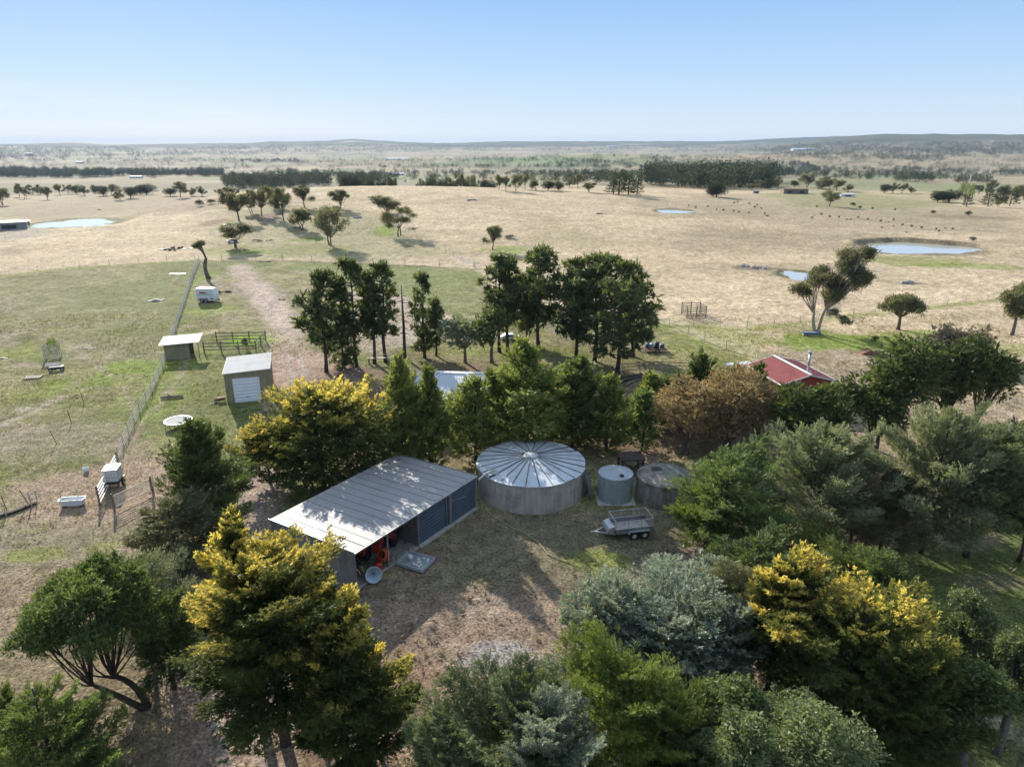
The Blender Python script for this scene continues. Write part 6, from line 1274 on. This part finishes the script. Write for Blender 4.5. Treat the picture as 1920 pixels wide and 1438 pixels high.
    for k, (dx, m) in enumerate(((-3.6, 'white'), (2.0, 'white'), (3.4, 'white'), (.4, 'wood'))):
        b = MB(); b.poly([(0, 0, .3), (.8, .1, .25), (.7, .6, .37), (.1, .5, .25)], .04); o = b.build('scrap_sheet', M_[m]); x, y = p0.x+dx, p0.y+r.uniform(-.6, .6); o.location = (x, y, GZ(x, y)-.1); tagp(o, ['small white scrap left of the tyre heap', 'white scrap sheet on the right half of the tyre heap', 'white scrap at the right end of the tyre heap', 'grey board on top of the tyre heap'][k], 'scrap')
    def car(px, py, rz, body, label, L_=4.2, sc=.66):
        p = G(px, py); e = empty('old_car', p, R_(rz), label, 'car'); e.scale = (sc, sc, sc); b = MB(); W = 1.65
        pr = [(-L_/2, .35), (L_/2, .35), (L_/2, .75), (L_*.28, .88), (L_*.12, 1.32), (-L_*.25, 1.35), (-L_*.42, .92), (-L_/2, .85)]; n = len(pr); b.add([(x, -W/2, z) for x, z in pr]+[(x, W/2, z) for x, z in pr], [tuple(range(n)), tuple(range(2*n-1, n-1, -1))]+[(i, i+n, (i+1) % n+n, (i+1) % n) for i in range(n)]); part(b, 'body', body, e)
        b = MB(); b.box((-.25, 0, 1.1), (1.5, W+.02, .28)); part(b, 'windows', 'black', e)
        for x in (-L_*.32, L_*.32):
            for s in (-1, 1): wheel_part(e, (x, s*(W/2-.05), .3), .3, .18, (0, 1, 0), 'galv')
    car(437, 455, 12, 'white', 'old pale car parked behind the leaning gum on the knoll'); car(631, 392, 0, 'blue', 'dark blue car in the shade of the round gum on the crest'); car(957, 637, 5, 'white', 'white car parked behind the trunks of the big pine clump'); car(424, 427, 0, 'white', 'small white car behind the gum at the left of the knoll', 3.6)
    # blue junk by pines
    p = G(1227, 659); e = empty('flatbed_trailer', p, R_(2), 'flat timber trailer loaded with blue drums beside the outermost pine', 'trailer'); b = MB(); b.box((0, 0, .42), (3.0, 1.6, .1)); part(b, 'deck', 'rusty', e); b = MB(); b.bar((-1.5, 0, .4), (-2.3, 0, .35), .08); part(b, 'drawbar', 'rusty', e)
    for s in (-1, 1): wheel_part(e, (.2, s*.85, .28), .28, .16, (0, 1, 0), 'galv')
    for k, (dx, dy, m, lb) in enumerate(((-.95, 0, 'blue', 'blue drum at the left end of the flat trailer'), (-.35, .35, 'palm', 'pale drum in the middle of the flat trailer'), (.25, -.1, 'black', 'tall black drum on the flat trailer'), (1.0, .1, 'blue', 'blue drum at the right end of the flat trailer'))):
        e = empty('drum', p+Vector((dx, dy, .47)), 0, lb, 'drum'); b = MB(); hh = (.6, .5, .85, .5)[k]; b.lathe([(.01, 0), (.28, 0), (.3, .04), (.3, hh*.5), (.31, hh*.52), (.3, hh*.55), (.3, hh), (.01, hh)], 16); part(b, 'barrel', m, e, True); b = MB(); b.lathe([(.01, .04), (.06, .04), (.06, 0)], 8, (.12, 0, hh)); part(b, 'bung', 'black', e)
    # cage of timber rails
    p = G(1300, 592); e = empty('stock_crate', p, R_(3), 'square timber rail cage alone in the dry paddock', 'cage'); W = 3.0; hh = 1.9
    for x in (-W/2, 0, W/2):
        for y in (-W/2, W/2): b = MB(); b.box((x, y, hh/2), (.14, .14, hh)); part(b, 'post', 'wood', e)
    for z in (.3, .65, 1.0, 1.35, 1.7):
        b = MB()
        for s in (-1, 1): b.bar((-W/2, s*W/2, z), (W/2, s*W/2, z), .05, .1); b.bar((s*W/2, -W/2, z), (s*W/2, W/2, z), .05, .1)
        part(b, 'rail', 'wood', e)
    # blue trough under the gum
    p = G(1521, 629); e = empty('water_trough', p, R_(-3), 'blue water trough at the foot of the big gum', 'trough'); b = MB(); b.box((0, 0, .12), (2.4, .6, .24)); part(b, 'base', 'concrete', e); b = MB()
    for c, d in (((0, .36, .38), (2.4, .06, .3)), ((0, -.36, .38), (2.4, .06, .3)), ((1.18, 0, .38), (.06, .66, .3)), ((-1.18, 0, .38), (.06, .66, .3))): b.box(c, d)
    part(b, 'sides', 'blue', e); b = MB(); b.box((0, 0, .46), (2.3, .64, .02)); part(b, 'water_surface', 'palm', e)
    # bench-like rail
    p = G(711, 682); e = empty('bench', p, R_(3), 'pale rail bench under the left pines', 'bench'); b = MB(); b.box((0, 0, .75), (2.8, .4, .07)); part(b, 'seat', 'palewood', e)
    for x in (-1.25, 1.25): b = MB(); b.box((x, 0, .36), (.1, .35, .72)); part(b, 'leg', 'wood', e)
    b = MB(); b.bar((-1.3, .2, 1.15), (1.3, .2, 1.15), .08); b.bar((-1.25, .2, .7), (-1.25, .2, 1.15), .06); b.bar((1.25, .2, .7), (1.25, .2, 1.15), .06); part(b, 'backrest', 'palewood', e)
    # stacked timber and tyre behind the hedge
    r = nr_(); p = G(1185, 715)
    for k in range(6):
        b = MB(); b.tube([(-1.6, 0, .15), (1.6, 0, .15)], .12, 7); o = b.build('timber_pole', M_['darkwood' if k % 2 else 'wood']); o.location = p+Vector((r.uniform(-.6, .6), k*.3-.6, .22*(k % 2))); o.rotation_euler.z = R_(40+r.uniform(-12, 12)); tagp(o, 'grey pole in the heap behind the hedge, left of the rail fence', 'pole', 'poles heaped behind the hedge')
    b = MB(); b.wheel((0, 0, .45), .45, .22, (0, 1, .3), 18, .25); o = b.build('tyre', M_['rubber'], smooth=True); o.location = G(1156, 708); tagp(o, 'big black tyre propped beside the poles behind the hedge', 'tyre')
    # hose across the yard
    P_ = [G(*q) for q in ((893, 905), (905, 955), (935, 975), (960, 990), (985, 1000), (1010, 1018), (1028, 1040), (1080, 1062))]; b = MB(); b.tube([q+Vector((0, 0, .04)) for q in P_], .03, 5); o = b.build('garden_hose', M_['cable']); tagp(o, 'thin yellowish hose snaking across the shaded yard', 'hose')
    # overhead cable on the right
    b = MB(); b.tube([(30.2, 33.5, 1.3), (32.5, 34.2, 1.5), (36.5, 35.5, 1.7)], .03, 5); o = b.build('pale_rail', M_['palewood']); tagp(o, 'pale thin pole slanting over the lawn at the right edge', 'pole')
    b = MB(); b.tube([(36.5, 35.5, 0), (36.5, 35.5, 1.75)], .05, 6); b.tube([(30.2, 33.5, 0), (30.2, 33.5, 1.35)], .05, 6); part(b, 'support', 'wood', o)
    for k, (px, py, lb) in enumerate(((505, 414, 'reddish rock mound under the knoll-top gums'), (668, 409, 'grey rocks on the slope right of the crest gum'), (555, 428, 'fallen branches under the dense knoll gum'), (493, 452, 'dark branches lying right of the leaning knoll gum'), (775, 430, 'fallen limbs behind the dark gum below the widest one'), (600, 412, 'fallen limb between the forked gum and the crest'), (455, 470, 'sticks scattered at the foot of the leaning knoll gum'), (1420, 503, 'dark rock outcrop in the dry paddock left of the small dam'), (1700, 531, 'dark rocks in the dry paddock right of the big gum'), (1395, 499, 'small rock outcrop in the dry paddock'), (185, 394, 'dead tree lying in the pinkish paddock'), (1125, 402, 'dark twigs in the pale dry grass'), (885, 376, 'two dark lumps on the pale crest'))):
        r = nr_(); b = MB(); p = G(px, py); rock = k in (0, 1, 7, 8, 9, 12)
        for j in range(7):
            x, y = r.normal()*.6, r.normal()*.45
            if rock: b.lathe([(.02, .35), (.4, .28), (.6, 0), (.5, -.3)], 7, (x, y, GZ(p.x+x, p.y+y)-p.z+r.uniform(0, .2)))
            else: a = r.uniform(0, 6.28); l = r.uniform(.8, 2.4); b.tube([(x, y, .1), (x+math.cos(a)*l*.5, y+math.sin(a)*l*.5, .35), (x+math.cos(a)*l, y+math.sin(a)*l, .15)], [.12, .09, .03], 5)
        o = b.build('rock_pile' if rock else 'fallen_branch', M_['rock' if rock else 'wood'], smooth=rock); o.location = p; tagp(o, lb, 'rocks' if rock else 'branch')
    # stones & dirt heap
    board(1642, 690, 1.2, .9, .5, 10, 'rock', 'grey boulder on the track right of the red shed', 'boulder', 'boulder'); board(1632, 664, 3.0, 1.5, .7, 0, 'rusty', 'dark scrap mound above the dark grove', 'scrap_mound', 'mound')
    # distant buildings
    def barn(px, py, wpx, hpx, rz, wm, rm, label, name='farm_building', dep=.6, pitch=.12, lift=0):
        p = G(px, py); m = depth(*p)/F; W = wpx*m; h = hpx*m*.8; D = W*dep; e = empty(name, p+Vector((0, 0, -.2)), R_(rz), label, 'building'); b = MB(); b.box((0, D/2, h/2), (W, D, h)); part(b, 'wall', wm, e)
        b = MB(); o = .3; rz_ = h+W*pitch*.5; b.add([(-W/2-o, -o, h), (W/2+o, -o, h), (W/2+o, D+o, h), (-W/2-o, D+o, h), (-W/2-o, D/2, rz_), (W/2+o, D/2, rz_)], [(0, 1, 5, 4), (2, 3, 4, 5), (0, 4, 3), (1, 2, 5), (3, 2, 1, 0)]); part(b, 'roof', rm, e)
        n = max(1, int(W/5)); 
        for i in range(n): b = MB(); b.box((-W/2+W*(i+.5)/n, -.05, h*.45), (W/n*.4, .1, h*.45)); part(b, 'window', 'black', e)
    barn(1492, 364, 44, 12, -8, 'wood', 'rusty', 'long flat-roofed house with a rust-brown roof in the right distance', pitch=.03); barn(1418, 363, 10, 6, 0, 'zincdark', 'zinc', 'small shed left of the distant flat-roofed house'); barn(1590, 369, 26, 6, 0, 'white', 'whiteroof', 'low white shed right of the distant flat-roofed house')
    barn(18, 431, 56, 18, 32, 'zincdark', 'whiteroof', 'large grey shed with a pale roof beside the bright dam at the far left', dep=.8, pitch=.04); barn(50, 421, 10, 9, 32, 'zincdark', 'zinc', 'small grey tank shed behind the large grey one')
    for i, (px, py, w_, h_, lb) in enumerate(((254, 335, 22, 5, 'white homestead in front of the wooded belt, far left'), (88, 323, 34, 4, 'white roofs among the wooded belt at the far left'), (742, 329, 30, 4, 'long white shed beyond the grassy crest'), (1508, 283, 40, 3, 'white village roofs on the wooded hill'), (1148, 277, 20, 2.5, 'white hall on the horizon ridge right of centre'), (54, 292, 14, 5, 'bright shed in the haze at the far left'), (148, 307, 14, 4, 'pale farmhouse on the far left plain'), (745, 300, 40, 2, 'pale glasshouse on the far plain'), (1748, 325, 12, 4, 'red-roofed house by the right tree belt'))):
        barn(px, py, w_, h_, 0, 'white', 'red' if 'red-roofed' in lb else 'whiteroof', lb, dep=.4)
things()
# ------------------------------------------------------------------ tufts of grass over the near ground
def tufts():
    r = np.random.default_rng(77); n = 70000; Y = 14+r.random(n)**.75*95; X = (r.random(n)-.5)*2*(Y*.82+8); Z = terrain(X, Y); dens = fbm(X, Y, 5, 4, 321); yard = (X > -11)&(X < 16)&(Y > 20)&(Y < 47); keep = (dens > .47)&(~yard|(r.random(n) < .22))&~((np.abs((X+9.58)*-.832+(Y-36.3)*.555+3.9) < 0))
    a = R_(SHA); lx = (X+9.58)*math.cos(a)+(Y-36.3)*math.sin(a); ly = -(X+9.58)*math.sin(a)+(Y-36.3)*math.cos(a); keep &= ~((lx > -.2)&(lx < 12.4)&(ly > -.2)&(ly < 8))&(np.hypot(X-1.5, Y-49.7) > 4.3)&(seg_dist(X, Y, wpts([(548, 740), (520, 800), (500, 870), (470, 960), (430, 1060), (400, 1200), (430, 1330), (470, 1480)])) > 2.2)
    X, Y, Z = X[keep], Y[keep], Z[keep]; m = len(X); P = np.stack([X, Y, Z], 1); D = np.stack([r.normal(size=m)*.35, r.normal(size=m)*.35, np.ones(m)], 1)
    out = bake(P, D, r.uniform(.08, .18, m)*(1+Y/140), 'tuft', 5, r); me = quadmesh('grass_tufts', *out); tagp(mkobj('grass_tufts', me, None, FM['tuft']), 'short dry grass tufts over the near ground', 'grass', None, 'stuff')
FM['tuft'] = folmat('dry_tuft', (.17, .17, .07), (.36, .33, .17), trans=.4)
tufts()

def litter():
    r = np.random.default_rng(91); n = 2600; cx = r.choice([-14, -9, -6, 6, 10, 14, 18, 24, 30], n)+r.normal(size=n)*4; cy = r.choice([24, 27, 30, 38, 56], n)+r.normal(size=n)*3.5
    a = R_(SHA); lx = (cx+9.58)*math.cos(a)+(cy-36.3)*math.sin(a); ly = -(cx+9.58)*math.sin(a)+(cy-36.3)*math.cos(a); ok = ~((lx > -.3)&(lx < 12.5)&(ly > -.4)&(ly < 8.1))&(np.hypot(cx-1.5, cy-49.7) > 4.4)&(np.hypot(cx-8, cy-48.3) > 2)&(np.hypot(cx-11.7, cy-48.2) > 2.3); cx, cy = cx[ok], cy[ok]
    P = np.stack([cx, cy, terrain(cx, cy)+.03], 1); D = np.stack([r.normal(size=len(cx)), r.normal(size=len(cx)), np.full(len(cx), .12)], 1)
    out = bake(P, D, r.uniform(.15, .6, len(cx)), 'tuft', 5, r); me = quadmesh('leaf_litter', *out); tagp(mkobj('leaf_litter', me, None, FM['twig']), 'dry sticks and leaf litter under the near trees', 'litter', None, 'stuff')
litter()
